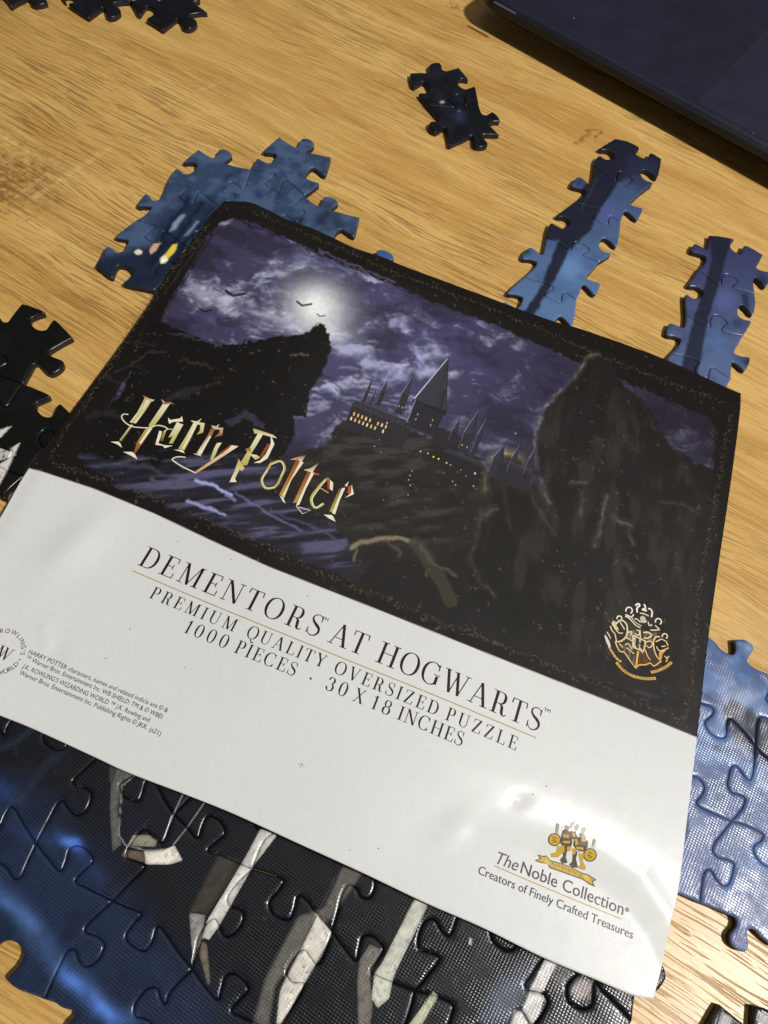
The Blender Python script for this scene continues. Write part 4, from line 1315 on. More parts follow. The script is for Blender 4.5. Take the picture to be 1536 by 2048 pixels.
def paint_art():
    c = Paint(PX, XY, (28, 25, 23))
    # --- sky
    c.warp(9, 40, 5)
    Q = XY.copy()
    n1 = fbm(Q / np.array([26.0, 15.0]) + 0.35 * fbm(Q / 9, 4, 7)[:, None] * 3, 6, 13)
    n2 = fbm(Q / 9.0, 5, 15)
    n3 = fbm(Q / 3.2, 4, 16)
    sky = np.tile(lin((44, 39, 50)), (len(PX), 1))
    S = Paint(PX, XY, sky)
    d = PX - np.array([640, 640])
    r = np.hypot(d[:, 0] / 1.45, d[:, 1])
    S.mix(sstep(430, 60, r) * .5, (88, 84, 124))
    S.mix(sstep(520, 150, np.hypot((PX[:, 0] - 860) / 1.2, PX[:, 1] - 730)) * .42, (80, 76, 122))
    moon = bp(np.array((640.0, 625.0)), Z_S)

    def dens(P):
        wq = P + 5.0 * np.stack([fbm(P / 8.0, 3, 7) - .5, fbm(P / 8.0, 3, 8) - .5], 1)
        return fbm(wq @ np.array([[.99, .13], [-.13, .99]]).T / np.array([19.0, 9.5]), 7, 13, .55)

    tow = moon - XY
    dist = np.hypot(tow[:, 0], tow[:, 1])[:, None]
    tow = tow / (dist + 1e-6)
    d0 = dens(XY)
    lit = np.clip((d0 - dens(XY + tow * 1.1)) * 7.0, 0, 1) + .6 * np.clip((d0 - dens(XY + tow * 3.0)) * 4.0, 0, 1)
    near = sstep(520, 60, r)
    body = sstep(.50, .62, d0)
    S.mix(body * .35, (70, 66, 92)); S.mix(sstep(.46, .36, d0) * .55, (36, 32, 41))
    S.mix(np.clip(lit * (0.25 + .75 * near) * body, 0, 1), (178, 180, 214))
    S.warp(4.0, 26, 23)
    for ln, wd, col, a in (
            (((380, 575), (430, 588), (470, 610), (520, 628), (560, 634), (600, 660), (650, 670), (700, 692), (740, 714)), 30, (206, 208, 234), 1.0),
            (((700, 690), (730, 660), (780, 640), (830, 636), (860, 660), (880, 700)), 20, (170, 172, 216), .95),
            (((660, 680), (720, 705), (760, 735), (800, 760)), 22, (166, 168, 214), .85), (((480, 560), (540, 575), (590, 590)), 14, (160, 160, 190), .8),
            (((560, 520), (575, 545)), 20, (186, 188, 208), .85), (((600, 520), (660, 545), (690, 555)), 20, (146, 148, 186), .75), (((650, 500), (720, 530), (740, 545)), 14, (134, 136, 180), .65),
            (((510, 515), (530, 520)), 14, (130, 128, 160), .6), (((760, 570), (830, 590), (850, 600)), 12, (116, 116, 156), .65), (((360, 620), (420, 640)), 14, (108, 102, 152), .6),
            (((830, 690), (850, 720), (845, 745)), 16, (176, 180, 232), .9), (((900, 720), (960, 745), (1010, 770)), 18, (98, 96, 148), .6), (((980, 800), (1040, 830), (1070, 860)), 16, (86, 80, 114), .6),
            (((1000, 700), (1060, 730)), 14, (78, 70, 90), .6)):
        m = S.stroke_mask(ln, wd * .8, wd * .8) * a * np.clip(.10 + 1.1 * lit + .55 * sstep(.42, .60, d0), 0, 1)
        S.mix(np.clip(m, 0, 1), col)
    S.warp(3.0, 22, 29)
    for ln, wd, a in ((((430, 578), (475, 592), (520, 613), (552, 622)), 6, .9), (((690, 600), (760, 625), (820, 625)), 14, .6), (((540, 603), (585, 613), (604, 640)), 8, .75), (((700, 600), (660, 560), (600, 560)), 14, .5)):
        S.stroke(ln, wd, (40, 36, 48), 8, a)
    S.w = PX
    S.mix(sstep(250, 520, np.hypot(PX[:, 0] - 640, (PX[:, 1] - 640) * 1.2)) * .35, (38, 34, 44))
    S.blob((636, 618), 62, (206, 210, 224), .85, 0.4, .8)
    S.blob((634, 612), 40, (252, 254, 252), 1.0, 0.3, .85)
    S.blob((650, 660), 30, (228, 232, 236), .8, 0.4, .6)
    S.c = S.c * (0.86 + 0.28 * n3)[:, None]
    c.warp(1.3, 4, 33)
    m = c.mask_poly(INNER, 2.5)
    c.c = c.c * (1 - m[:, None]) + S.c * m[:, None]
    # hand-drawn frame: broken light scratches beside the dark line
    c.warp(2.0, 5, 35)
    for ln in (((425, 470), (345, 600), (262, 742)), ((475, 440), (600, 492), (720, 543), (870, 607)), ((1432, 872), (1412, 1010))):
        c.stroke(ln, 2.5, (26, 22, 22), 1.5, .9)
    c.stroke(((418, 462), (330, 585)), 3.0, (70, 62, 70), 2, .5)
    c.stroke(((640, 500), (790, 566)), 3.5, (110, 106, 132), 2, .55)
    # --- dark crag at the left
    c.warp(1.6, 7, 37)
    DK = (24, 22, 20)
    c.poly(((250, 780), (300, 640), (330, 648), (385, 672), (455, 690), (500, 682), (545, 676), (590, 668), (618, 664), (632, 646), (652, 655), (664, 690), (650, 730), (640, 756),
            (618, 790), (612, 832), (585, 835), (590, 872), (570, 905), (545, 960), (470, 1000), (300, 960), (170, 940), (160, 870)), DK, 2)
    c.warp(1.4, 10, 39)
    for ln, wd, col in ((((230, 745), (290, 710), (330, 705)), 4, (62, 58, 58)), (((360, 720), (430, 735)), 3, (66, 60, 52)), (((585, 715), (620, 706)), 2.4, (120, 112, 98)),
                        (((330, 800), (385, 782), (400, 776)), 14, (46, 44, 52)), (((175, 830), (215, 822), (240, 832)), 14, (42, 42, 46)), (((455, 845), (495, 832), (520, 850)), 16, (60, 60, 76)),
                        (((395, 775), (440, 768)), 3, (66, 62, 52)), (((240, 680), (310, 690)), 3, (60, 56, 52)), (((340, 665), (380, 674), (440, 692)), 2, (92, 90, 100)),
                        (((200, 745), (245, 770)), 4, (50, 48, 46)), (((260, 720), (300, 745)), 3, (48, 46, 44))):
        c.stroke(ln, wd, col, 2.5, .75)
    # --- shore, water
    c.warp(2.5, 16, 41)
    c.poly(((165, 915), (220, 925), (330, 935), (420, 910), (520, 920), (600, 900), (640, 910), (700, 960), (760, 1080), (700, 1150), (600, 1108), (480, 1060), (360, 1010), (240, 965)), (45, 43, 54), 8)
    nw = fbm((XY @ np.array([[.92, .39], [-.39, .92]]).T) / np.array([14.0, 1.6]), 4, 43)
    mw = c.mask_poly(((170, 915), (400, 910), (640, 930), (720, 1150), (480, 1062), (240, 965)), 20)
    c.mix(mw * sstep(.52, .70, nw) * .8, (96, 96, 128))
    c.mix(mw * sstep(.48, .30, nw) * .7, (26, 24, 28))
    c.warp(2.5, 6, 45)
    for ln, wd, col, a in ((((392, 960), (430, 972), (462, 990)), 5, (178, 184, 236), .95), (((375, 1000), (410, 1015), (450, 1030)), 6, (160, 168, 214), .9),
                           (((470, 985), (540, 1030), (600, 1060)), 4, (112, 112, 156), .8), (((450, 990), (470, 1000)), 4, (150, 156, 206), .7),
                           (((545, 1020), (640, 1060), (690, 1090)), 4, (84, 84, 120), .7), (((300, 960), (350, 975)), 5, (96, 98, 116), .6),
                           (((240, 930), (300, 935), (350, 960)), 9, (66, 66, 80), .7)):
        c.stroke(ln, wd, col, 2.5, a)
    # --- castle hill
    c.warp(2.2, 12, 47)
    c.poly(((560, 960), (610, 905), (655, 885), (680, 845), (700, 835), (800, 850), (900, 890), (1000, 950), (1110, 980), (1120, 1180), (900, 1260), (740, 1160), (680, 1060)), (41, 37, 34), 3)
    nh = fbm((XY @ np.array([[.92, .39], [-.39, .92]]).T) / np.array([7.0, 2.0]), 4, 49)
    mh = c.mask_poly(((600, 920), (690, 850), (900, 880), (960, 960), (900, 1080), (760, 1090), (680, 1040)), 20)
    c.mix(mh * sstep(.52, .72, nh) * .55, (74, 70, 68))
    c.mix(mh * sstep(.5, .3, nh) * .5, (28, 25, 23))
    c.w = PX + (np.stack([fbm(XY / .9, 3, 51), fbm(XY / .9, 3, 52)], 1) - .5) * 3
    # --- crags at the right
    c.warp(1.8, 9, 53)
    RK = (34, 32, 30)
    c.poly(((1105, 1010), (1080, 930), (1074, 862), (1096, 806), (1128, 778), (1150, 752), (1172, 716), (1200, 706), (1225, 724), (1240, 760), (1275, 790), (1310, 836), (1330, 880), (1372, 912),
            (1425, 945), (1440, 1010), (1400, 1420), (1100, 1330), (700, 1170), (760, 1110), (860, 1130), (930, 1100), (960, 1060), (975, 1000)), RK, 2.5)
    c.poly(((960, 1075), (968, 985), (975, 930), (996, 905), (1026, 903), (1052, 925), (1062, 985), (1080, 1030), (1140, 1120), (1180, 1240), (1020, 1260), (930, 1200)), (31, 29, 26), 2.5)
    ng = fbm(XY / np.array([3.0, 9.0]), 4, 55)
    mg = c.mask_poly(((1070, 850), (1180, 730), (1330, 870), (1400, 1000), (1370, 1380), (1000, 1260), (960, 1000)), 30)
    c.mix(mg * sstep(.50, .72, ng) * .45, (62, 55, 47))
    c.mix(mg * sstep(.48, .30, ng) * .35, (28, 25, 21))
    c.warp(2.2, 5, 57)
    for ln, wd, col, a in ((((1074, 935), (1070, 870), (1090, 812), (1124, 780)), 3.0, (150, 148, 146), .8), (((1150, 752), (1172, 718), (1194, 707)), 3.0, (156, 154, 146), .8), (((1124, 780), (1150, 752)), 3, (112, 110, 106), .7),
                           (((1080, 960), (1098, 1005)), 6, (120, 118, 112), .7), (((968, 985), (976, 930), (998, 908), (1020, 906), (1046, 920), (1056, 960)), 9, (118, 108, 82), .75),
                           (((985, 915), (1010, 905), (1036, 912)), 8, (176, 166, 128), .75), (((1056, 960), (1070, 1010), (1110, 1070)), 3, (92, 88, 74), .6), (((1010, 990), (1022, 1060)), 3, (72, 66, 52), .6),
                           (((1140, 966), (1176, 964)), 2.5, (128, 116, 98), .7), (((1165, 985), (1162, 1030)), 2.2, (128, 124, 116), .8), (((1212, 990), (1204, 1040), (1190, 1090)), 4, (132, 128, 118), .7),
                           (((1228, 1035), (1262, 1054)), 6, (112, 110, 106), .7), (((1256, 1064), (1266, 1090)), 4, (108, 106, 102), .7), (((1250, 1122), (1262, 1140)), 5, (104, 102, 98), .7),
                           (((1320, 1003), (1365, 1008), (1400, 1028)), 2, (100, 92, 86), .7), (((1290, 820), (1312, 860)), 2, (70, 66, 62), .7), (((965, 1020), (950, 1080), (945, 1105)), 5, (92, 90, 80), .7),
                           (((970, 1030), (985, 1020)), 10, (96, 94, 84), .6), (((938, 1110), (960, 1165), (990, 1190)), 4, (96, 92, 80), .7), (((1365, 930), (1376, 966)), 2, (96, 94, 88), .6)):
        nz_ = sstep(.30, .68, fbm(XY / 2.2, 3, 58))
        c.mix(c.stroke_mask(ln, wd * .7, 2.0) * a * .75 * nz_, col)
        c.mix(c.stroke_mask(ln, wd * 2.2, 7) * a * .22, col)
    # weathered branch on the shore
    for ln, wd, col, a in ((((700, 1098), (722, 1084), (760, 1078), (800, 1074), (830, 1086)), 8, (150, 138, 112), .8), (((830, 1086), (850, 1110), (880, 1160), (900, 1200)), 26, (64, 60, 48), .85),
                           (((712, 1100), (708, 1122)), 4, (132, 122, 100), .7), (((770, 1080), (800, 1100), (795, 1122)), 4, (96, 88, 72), .7), (((840, 1090), (870, 1130), (915, 1150)), 5, (96, 92, 78), .6),
                           (((735, 1110), (770, 1100), (815, 1150)), 18, (36, 32, 28), .8)):
        c.stroke(ln, wd, col, 3, a)
    # birds
    c.w = PX
    for (x, y, s_) in ((608, 610, 1.0), (642, 632, .55), (470, 590, 1.3), (410, 622, .8)):
        c.stroke(((x - 14 * s_, y - 7 * s_), (x - 4 * s_, y + 1 * s_), (x + 4 * s_, y), (x + 15 * s_, y - 2 * s_)), 4.2 * s_, (30, 27, 34), 1.0, .95)
    # fine scratches over the dark areas
    sp = vnoise(XY / .45, 81) * vnoise(XY / 1.7, 82)
    dk = sstep(.10, .03, c.c.mean(1))
    c.mix((sp > .72) * dk * .55, (96, 90, 82))
    c.c = c.c * (0.88 + 0.24 * fbm(XY / .8, 3, 83))[:, None]
    return c.c


SC = paint_sheet()
TOPV = np.concatenate([XY, SZ[:, None]], 1)
idx = np.arange(NU * NV).reshape(NV, NU)
FQ = np.stack([idx[:-1, :-1], idx[1:, :-1], idx[1:, 1:], idx[:-1, 1:]], -1).reshape(-1, 4)
rim = np.concatenate([idx[0, :], idx[1:, -1], idx[-1, -2::-1], idx[-2:0:-1, 0]])
nt_ = len(TOPV)
RV = TOPV[rim] - np.array([0, 0, 0.13])
nr = len(rim)
FS = [(int(rim[k]), int(rim[(k + 1) % nr]), nt_ + (k + 1) % nr, nt_ + k) for k in range(nr)]
ib = idx[::10, ::10]
ib_flat = ib.ravel()
BV = TOPV[ib_flat] - np.array([0, 0, 0.13])
jb = np.arange(len(ib_flat)).reshape(ib.shape) + nt_ + nr
FB = np.stack([jb[:-1, :-1], jb[:-1, 1:], jb[1:, 1:], jb[1:, :-1]], -1).reshape(-1, 4)
LEAF_O = (0.0, 90.0, 2.0)
leaflet = empty("leaflet", LEAF_O, "glossy leaflet with a dark night picture above a white lettered strip, lying on puzzle pieces", "leaflet")
wc = lin((216, 214, 206))
mesh_obj("paper_sheet", np.vstack([TOPV, RV, BV]), FQ.tolist() + FS + FB.tolist(), [M_PAPER], leaflet,
         colors=np.vstack([SC, SC[rim] * .9, SC[ib_flat] * .8]), origin=LEAF_O)


# ---- flat print that needs crisp edges: thin shapes following the sheet
def bs(px):
    """photograph pixel -> point on the curved sheet"""
    q = bp(np.asarray(px, float), Z_S)
    for _ in range(3):
        q = bp(px, sheet_h(q.reshape(-1, 2)).reshape(q.shape[:-1]))
    return q


class Print:
    def __init__(self, name, lift=0.045):
        self.name, self.V, self.F, self.Cc, self.lift = name, [], [], [], lift

    def polys_mm(self, vs, fs, col):
        k = len(self.V)
        self.V += [tuple(v) for v in vs]
        self.F += [tuple(k + i for i in f) for f in fs]
        col = np.asarray(col, float)
        self.Cc += [lin(col)] * len(vs) if col.ndim == 1 else [lin(x) for x in col]

    def poly(self, px, col):
        q = bs(np.asarray(px, float))
        if np.ptp(q, axis=0).max() > 3.0 and np.ndim(col) == 1:
            ring = []
            for a, b_ in zip(q, np.roll(q, -1, 0)):
                m_ = max(1, int(np.hypot(*(b_ - a)) / 1.2))
                ring += [a + (b_ - a) * k / m_ for k in range(m_)]
            ring = np.array(ring)
            lo, hi = ring.min(0), ring.max(0)
            gx, gy = np.meshgrid(np.arange(lo[0], hi[0], 1.2), np.arange(lo[1], hi[1], 1.2))
            G_ = np.stack([gx.ravel(), gy.ravel()], 1)
            d, i_ = seg_dist(G_, ring)
            allp = np.vstack([ring, G_[i_ & (d > .35)]])
            rs = delaunay_2d_cdt([Vector(v_) for v_ in allp], [], [list(range(len(ring)))], 1, 1e-6)
            self.polys_mm(np.array([tuple(v_) for v_ in rs[0]]), [tuple(f_) for f_ in rs[2]], col)
            return
        tri = tessellate_polygon([[Vector((a, b_, 0)) for a, b_ in q]])
        self.polys_mm(q, tri, col)

    def ribbon_mm(self, P, widths, col, closed=False):
        P = np.asarray(P, float)
        n = len(P)
        if closed:
            d = np.roll(P, -1, 0) - np.roll(P, 1, 0)
        else:
            d = np.gradient(P, axis=0)
        d /= np.hypot(d[:, 0], d[:, 1])[:, None] + 1e-9
        nn_ = np.stack([-d[:, 1], d[:, 0]], 1) * (np.broadcast_to(np.asarray(widths, float), (n,))[:, None] / 2)
        vs = np.vstack([P + nn_, P - nn_])
        fs = [(i, (i + 1) % n, n + (i + 1) % n, n + i) for i in range(n if closed else n - 1)]
        cc = np.asarray(col, float)
        if cc.ndim == 2: cc = np.vstack([cc, cc])
        self.polys_mm(vs, fs, cc)

    def stroke(self, px, width_px, col, closed=False, smooth=True):
        q = bs(np.asarray(px, float))
        m = bp(np.asarray(px, float).mean(0) + np.array([[0, 0], [width_px, 0]]), Z_S)
        wd = float(np.hypot(*(m[1] - m[0])))
        if smooth and len(q) > 2:
            if closed: q = np.vstack([q, q[:1]])
            q = catmull(q, max(.12, wd * .8))
            if closed: q = q[:-1]
        self.ribbon_mm(q, wd, col, closed)

    def done(self, mirror_check=True):
        V = np.array(self.V)
        z = sheet_h(V) + self.lift
        V3 = np.concatenate([V, z[:, None]], 1)
        fs = []
        for f_ in self.F:
            a, b_, c_ = V[f_[0]], V[f_[1]], V[f_[2]]
            ar = (b_[0] - a[0]) * (c_[1] - a[1]) - (b_[1] - a[1]) * (c_[0] - a[0])
            fs.append(f_ if ar >= 0 else f_[::-1])
        return mesh_obj(self.name, V3, fs, [M_PAPER], leaflet, colors=np.array(self.Cc), smooth=False, origin=LEAF_O)


INK = (34, 28, 28)


class Line:
    """a base line from P0 to P1 (pixels) and a cap height"""

    def __init__(self, P0, P1, cap0, cap1):
        self.o = bs(np.array(P0, float))
        e = bs(np.array(P1, float)) - self.o
        self.len = float(np.hypot(*e)); self.e = e / self.len
        self.n = np.array([-self.e[1], self.e[0]])
        v = bp(np.array(cap1, float), Z_S) - bp(np.array(cap0, float), Z_S)
        self.cap = abs(float(v @ self.n))

    def at(self, x, y):
        return self.o + np.multiply.outer(np.asarray(x, float), self.e) + np.multiply.outer(np.asarray(y, float), self.n)


# a high-contrast serif alphabet: thick stems, hairlines, flat serifs (cap height 1)
TK, HN = 0.125, 0.034


def glyph(ch):
    S = []   # list of (points, widths)
    st = lambda x, y0=0., y1=1., w=TK: S.append(([(x, y0), (x, y1)], w))
    ln = lambda x0, y0, x1, y1, w=HN: S.append(([(x0, y0), (x1, y1)], w))

    def sf(x, y, l=0.17, r=0.17):
        ln(x - l, y + (HN / 2 if y < .5 else -HN / 2), x + r, y + (HN / 2 if y < .5 else -HN / 2))

    def arc(cx, cy, rx, ry, a0, a1, tk=TK, hn=HN, n=28, pw=1.5):
        a = np.radians(np.linspace(a0, a1, n))
        wv = hn + (tk - hn) * np.abs(np.cos(a)) ** pw
        S.append((list(zip(cx + (rx - wv / 2) * np.cos(a), cy + (ry - np.minimum(wv, hn) / 2) * np.sin(a))), wv))

    if ch == 'I': st(.19); sf(.19, 0); sf(.19, 1); return S, .38
    if ch == 'D':
        st(.2); sf(.2, 0, .17, .1); sf(.2, 1, .17, .1); ln(.2, HN / 2, .44, HN / 2); ln(.2, 1 - HN / 2, .44, 1 - HN / 2); arc(.42, .5, .40, .5, -90, 90); return S, .86
    if ch == 'E' or ch == 'L':
        st(.2); sf(.2, 0); sf(.2, 1); ln(.2, HN / 2, .66, HN / 2); S.append(([(.58, HN), (.66, .0), (.675, .26)], HN * 1.3))
        if ch == 'E':
            ln(.2, 1 - HN / 2, .62, 1 - HN / 2); S.append(([(.55, 1 - HN), (.62, 1), (.635, .76)], HN * 1.3)); ln(.2, .52, .5, .52); ln(.5, .40, .5, .64, HN * 1.2)
        return S, .70
    if ch == 'M':
        ln(.16, 0, .19, 1, HN * 1.3); S.append(([(.20, 1), (.54, 0)], TK)); ln(.53, .02, .86, 1, HN * 1.3); st(.90); sf(.16, 0, .14, .14); sf(.90, 0); ln(.02, 1 - HN / 2, .22, 1 - HN / 2); ln(.84, 1 - HN / 2, 1.06, 1 - HN / 2); return S, 1.08
    if ch == 'N':
        ln(.16, 0, .16, 1, HN * 1.3); S.append(([(.17, 1), (.74, .02)], TK)); ln(.76, 0, .76, 1, HN * 1.3); sf(.16, 0, .14, .14); sf(.76, 1, .14, .14); ln(.0, 1 - HN / 2, .2, 1 - HN / 2); return S, .92
    if ch == 'T':
        st(.37); sf(.37, 0); ln(.04, 1 - HN / 2, .70, 1 - HN / 2); ln(.05, 1, .03, .76, HN * 1.4); ln(.69, 1, .71, .76, HN * 1.4); return S, .74
    if ch in 'OQ':
        arc(.46, .5, .43, .52, 0, 360, n=52)
        if ch == 'Q': S.append((catmull([(.40, .02), (.50, -.06), (.60, -.22), (.78, -.22)], .04).tolist(), np.linspace(.03, .10, len(catmull([(.40, .02), (.50, -.06), (.60, -.22), (.78, -.22)], .04)))))
        return S, .92
    if ch == '0': arc(.36, .5, .31, .52, 0, 360, n=48); return S, .72
    if ch in 'PR':
        st(.2); sf(.2, 0); sf(.2, 1, .17, .1); ln(.2, 1 - HN / 2, .42, 1 - HN / 2); yb = .46; ln(.2, yb + .015, .42, yb + .015); arc(.40, (1 + yb) / 2, .27, (1 - yb) / 2, -90, 90)
        if ch == 'R':
            p = catmull([(.40, .47), (.52, .40), (.555, .25), (.60, .06), (.70, .01), (.80, .09)], .04)
            S.append((p.tolist(), np.interp(np.linspace(0, 1, len(p)), [0, .25, .6, .8, 1], [HN, TK, TK, .05, HN])))
            return S, .80
        return S, .70
    if ch == 'S':
        p = catmull([(.53, .76), (.50, .93), (.32, 1.0), (.13, .88), (.14, .70), (.33, .54), (.53, .40), (.57, .20), (.42, .01), (.24, 0), (.09, .12), (.06, .30)], .035)
        S.append((p.tolist(), np.interp(np.linspace(0, 1, len(p)), [0, .12, .25, .36, .5, .64, .76, .88, 1], [HN, HN, .05, .09, .135, .09, .05, HN, HN])))
        ln(.54, .70, .54, .99, HN); ln(.06, .02, .06, .32, HN); return S, .64
    if ch == 'A':
        ln(.12, 0, .42, 1, HN * 1.3); S.append(([(.42, 1.02), (.74, 0)], TK)); ln(.22, .33, .62, .33); sf(.12, 0, .13, .13); sf(.74, 0, .17, .15); return S, .90
    if ch == 'V':
        S.append(([(.14, 1), (.44, 0)], TK)); ln(.44, 0, .72, 1, HN * 1.3); sf(.14, 1, .15, .15); sf(.72, 1, .13, .13); return S, .86
    if ch == 'W':
        S.append(([(.14, 1), (.42, 0)], TK)); ln(.42, 0, .64, .98, HN * 1.3); S.append(([(.58, 1), (.84, 0)], TK)); ln(.84, 0, 1.08, 1, HN * 1.3); sf(.14, 1, .15, .15); sf(.56, 1, .12, .12); sf(1.08, 1, .13, .13); return S, 1.22
    if ch == 'H':
        st(.2); st(.74); sf(.2, 0); sf(.2, 1); sf(.74, 0); sf(.74, 1); ln(.2, .52, .74, .52); return S, .94
    if ch in 'GC':
        arc(.46, .5, .43, .52, 48, 318, n=44)
        ln(.74, .70, .74, .98, HN * 1.3)
        if ch == 'G': st(.74, .06, .44); sf(.74, .44 + HN, .16, .14)
        else: ln(.75, .04, .75, .26, HN)
        return S, .90 if ch == 'G' else .86
    if ch == 'U':
        st(.2, .3, 1); ln(.72, .3, .72, 1, HN * 1.3); sf(.2, 1); sf(.72, 1, .14, .14)
        a = np.radians(np.linspace(180, 360, 26)); wv = np.interp(np.linspace(0, 1, 26), [0, .45, 1], [TK, HN * 1.2, HN * 1.3])
        S.append((list(zip(.46 + .26 * np.cos(a), .30 + .30 * np.sin(a))), wv)); return S, .90
    if ch == 'Y':
        S.append(([(.12, 1), (.42, .44)], TK)); ln(.42, .44, .70, 1, HN * 1.3); st(.42, 0, .46); sf(.42, 0); sf(.12, 1, .13, .15); sf(.70, 1, .12, .12); return S, .82
    if ch == 'Z':
        ln(.1, 1 - HN / 2, .64, 1 - HN / 2); S.append(([(.60, 1), (.12, 0)], TK)); ln(.08, HN / 2, .66, HN / 2); ln(.1, 1, .08, .76, HN * 1.4); ln(.65, 0, .68, .26, HN * 1.4); return S, .74
    if ch == 'X':
        S.append(([(.14, 1), (.66, 0)], TK)); ln(.13, 0, .66, 1, HN * 1.3); sf(.14, 1, .14, .14); sf(.66, 1, .12, .12); sf(.13, 0, .12, .12); sf(.66, 0, .14, .14); return S, .80
    if ch == '1': st(.26); sf(.26, 0); S.append(([(.08, .84), (.18, .88), (.26, 1)], HN * 1.4)); return S, .46
    if ch == '3':
        arc(.30, .76, .25, .25, -80, 165, n=30); arc(.30, .26, .29, .28, -165, 80, n=30)
        arc(.09, .80, .05, .05, 0, 360, .09, .09, 12); arc(.08, .20, .06, .06, 0, 360, .1, .1, 12); return S, .64
    if ch == '8': arc(.34, .76, .25, .25, 0, 360, .1, n=40); arc(.34, .26, .30, .28, 0, 360, n=40); return S, .70
    if ch == '.': ln(.12, .24, .12, .38, .14); return S, .24
    return S, .45


def serif_word(pr, text, line, x0, x1, col=INK, bold=1.0):
    """text fitted between x0 and x1 (mm along the base line)"""
    gs = [glyph(ch) for ch in text]
    adv = sum(g_[1] for g_ in gs)
    s = line.cap
    gap = (x1 - x0 - adv * s) / max(1, len(text) - 1)
    sx = 1.0
    if gap < -0.08 * s or gap > .5 * s:
        sx = (x1 - x0) / (adv * s + 0.02 * s * (len(text) - 1)); gap = 0.02 * s * sx
    x = x0
    for S, a in gs:
        for pts, wd in S:
            P = np.array(pts, float)
            wv = np.broadcast_to(np.asarray(wd, float), (len(P),))
            pr.ribbon_mm(line.at(x + P[:, 0] * s * sx, P[:, 1] * s), wv * s * bold, col)
        x += a * s * sx + gap


_FC = {}


def font_mesh(text, shear=0.0):
    k = (text, shear)
    if k not in _FC:
        cu = bpy.data.curves.new('t', 'FONT'); cu.body = text; cu.shear = shear; cu.resolution_u = 3
        ob = bpy.data.objects.new('t', cu); COL.objects.link(ob)
        me = bpy.data.meshes.new_from_object(ob.evaluated_get(bpy.context.evaluated_depsgraph_get()))
        vs = np.array([v_.co[:2] for v_ in me.vertices]).reshape(-1, 2)
        fs = [tuple(p_.vertices) for p_ in me.polygons]
        bpy.data.objects.remove(ob); bpy.data.curves.remove(cu); bpy.data.meshes.remove(me)
        _FC[k] = (vs, fs)
    return _FC[k]


CAPH = float(font_mesh('H')[0][:, 1].max())


def sans_line(pr, text, line, x0, x1, col=INK, shear=0.0):
    vs, fs = font_mesh(text, shear)
    lo, hi = vs[:, 0].min(), vs[:, 0].max()
    x = x0 + (vs[:, 0] - lo) / (hi - lo) * (x1 - x0)
    pr.polys_mm(line.at(x, vs[:, 1] / CAPH * line.cap), fs, col)


def xon(line, px):
    return float((bs(np.array(px, float)) - line.o) @ line.e)


# ---- the old castle on its crag, printed crisply
pr = Print("castle_picture", 0.02); lit_ = Print("castle_picture", 0.04); lamp_ = Print("castle_picture", 0.055)
CU, CV = np.array((.925, .372)), np.array((.352, -.905))


def tower(x, y, w, h, roof, col=(50, 47, 56), rcol=(60, 59, 70), rim=(150, 152, 184), flare=1.12, wins=0):
    o = np.array((x, y), float)
    q_ = lambda a, b_: o + CU * a + CV * b_
    pr.poly([q_(-w / 2, -6), q_(w / 2, -6), q_(w / 2, h), q_(-w / 2, h)], col)
    pr.poly([q_(-w / 2 * flare, h - w * .12), q_(w / 2 * flare, h - w * .12), q_(w / 2 * flare, h), q_(-w / 2 * flare, h)], tuple(int(k * .8) for k in col))
    pr.poly([q_(-w / 2 * flare, h), q_(w / 2 * flare, h), q_(w * .03, h + roof), q_(-w * .03, h + roof)], rcol)
    lit_.poly([q_(-w / 2 * flare, h), q_(-w / 2 * flare + max(1.2, w * .05), h), q_(0, h + roof), q_(-w * .03, h + roof)], rim)
    lit_.poly([q_(-w / 2, 0), q_(-w / 2 + max(.9, w * .035), 0), q_(-w / 2 + max(.9, w * .035), h), q_(-w / 2, h)], tuple(int(k * .7) for k in rim))
    pr.poly([q_(w * .12, h), q_(w / 2 * flare, h), q_(w * .03, h + roof)], tuple(int(k * .8) for k in rcol))
    for k in range(wins):
        a_ = -w * .25 + w * .5 * (k % 2); b_ = h * (.25 + .22 * (k // 2))
        lamp_.poly([q_(a_ - 1, b_ - 2), q_(a_ + 1, b_ - 2), q_(a_ + 1, b_ + 2), q_(a_ - 1, b_ + 2)], (206, 170, 110))


def wall(x0, y0, L_, h, col, roof=0, rc=(54, 52, 60), merlon=0):
    o = np.array((x0, y0), float)
    q_ = lambda a, b_: o + CU * a + CV * b_
    pr.poly([q_(0, -14), q_(L_, -14), q_(L_, h), q_(0, h)], col)
    if roof:
        pr.poly([q_(-2, h), q_(L_ + 2, h), q_(L_ - 5, h + roof), q_(5, h + roof)], rc)
        lit_.poly([q_(5, h + roof - .8), q_(L_ - 5, h + roof - .8), q_(L_ - 5, h + roof), q_(5, h + roof)], (92, 92, 112))
    if merlon:
        n_ = int(L_ / merlon)
        for k in range(n_):
            pr.poly([q_((k + .1) * L_ / n_, h), q_((k + .6) * L_ / n_, h), q_((k + .6) * L_ / n_, h + merlon * .6), q_((k + .1) * L_ / n_, h + merlon * .6)], col)
    return q_


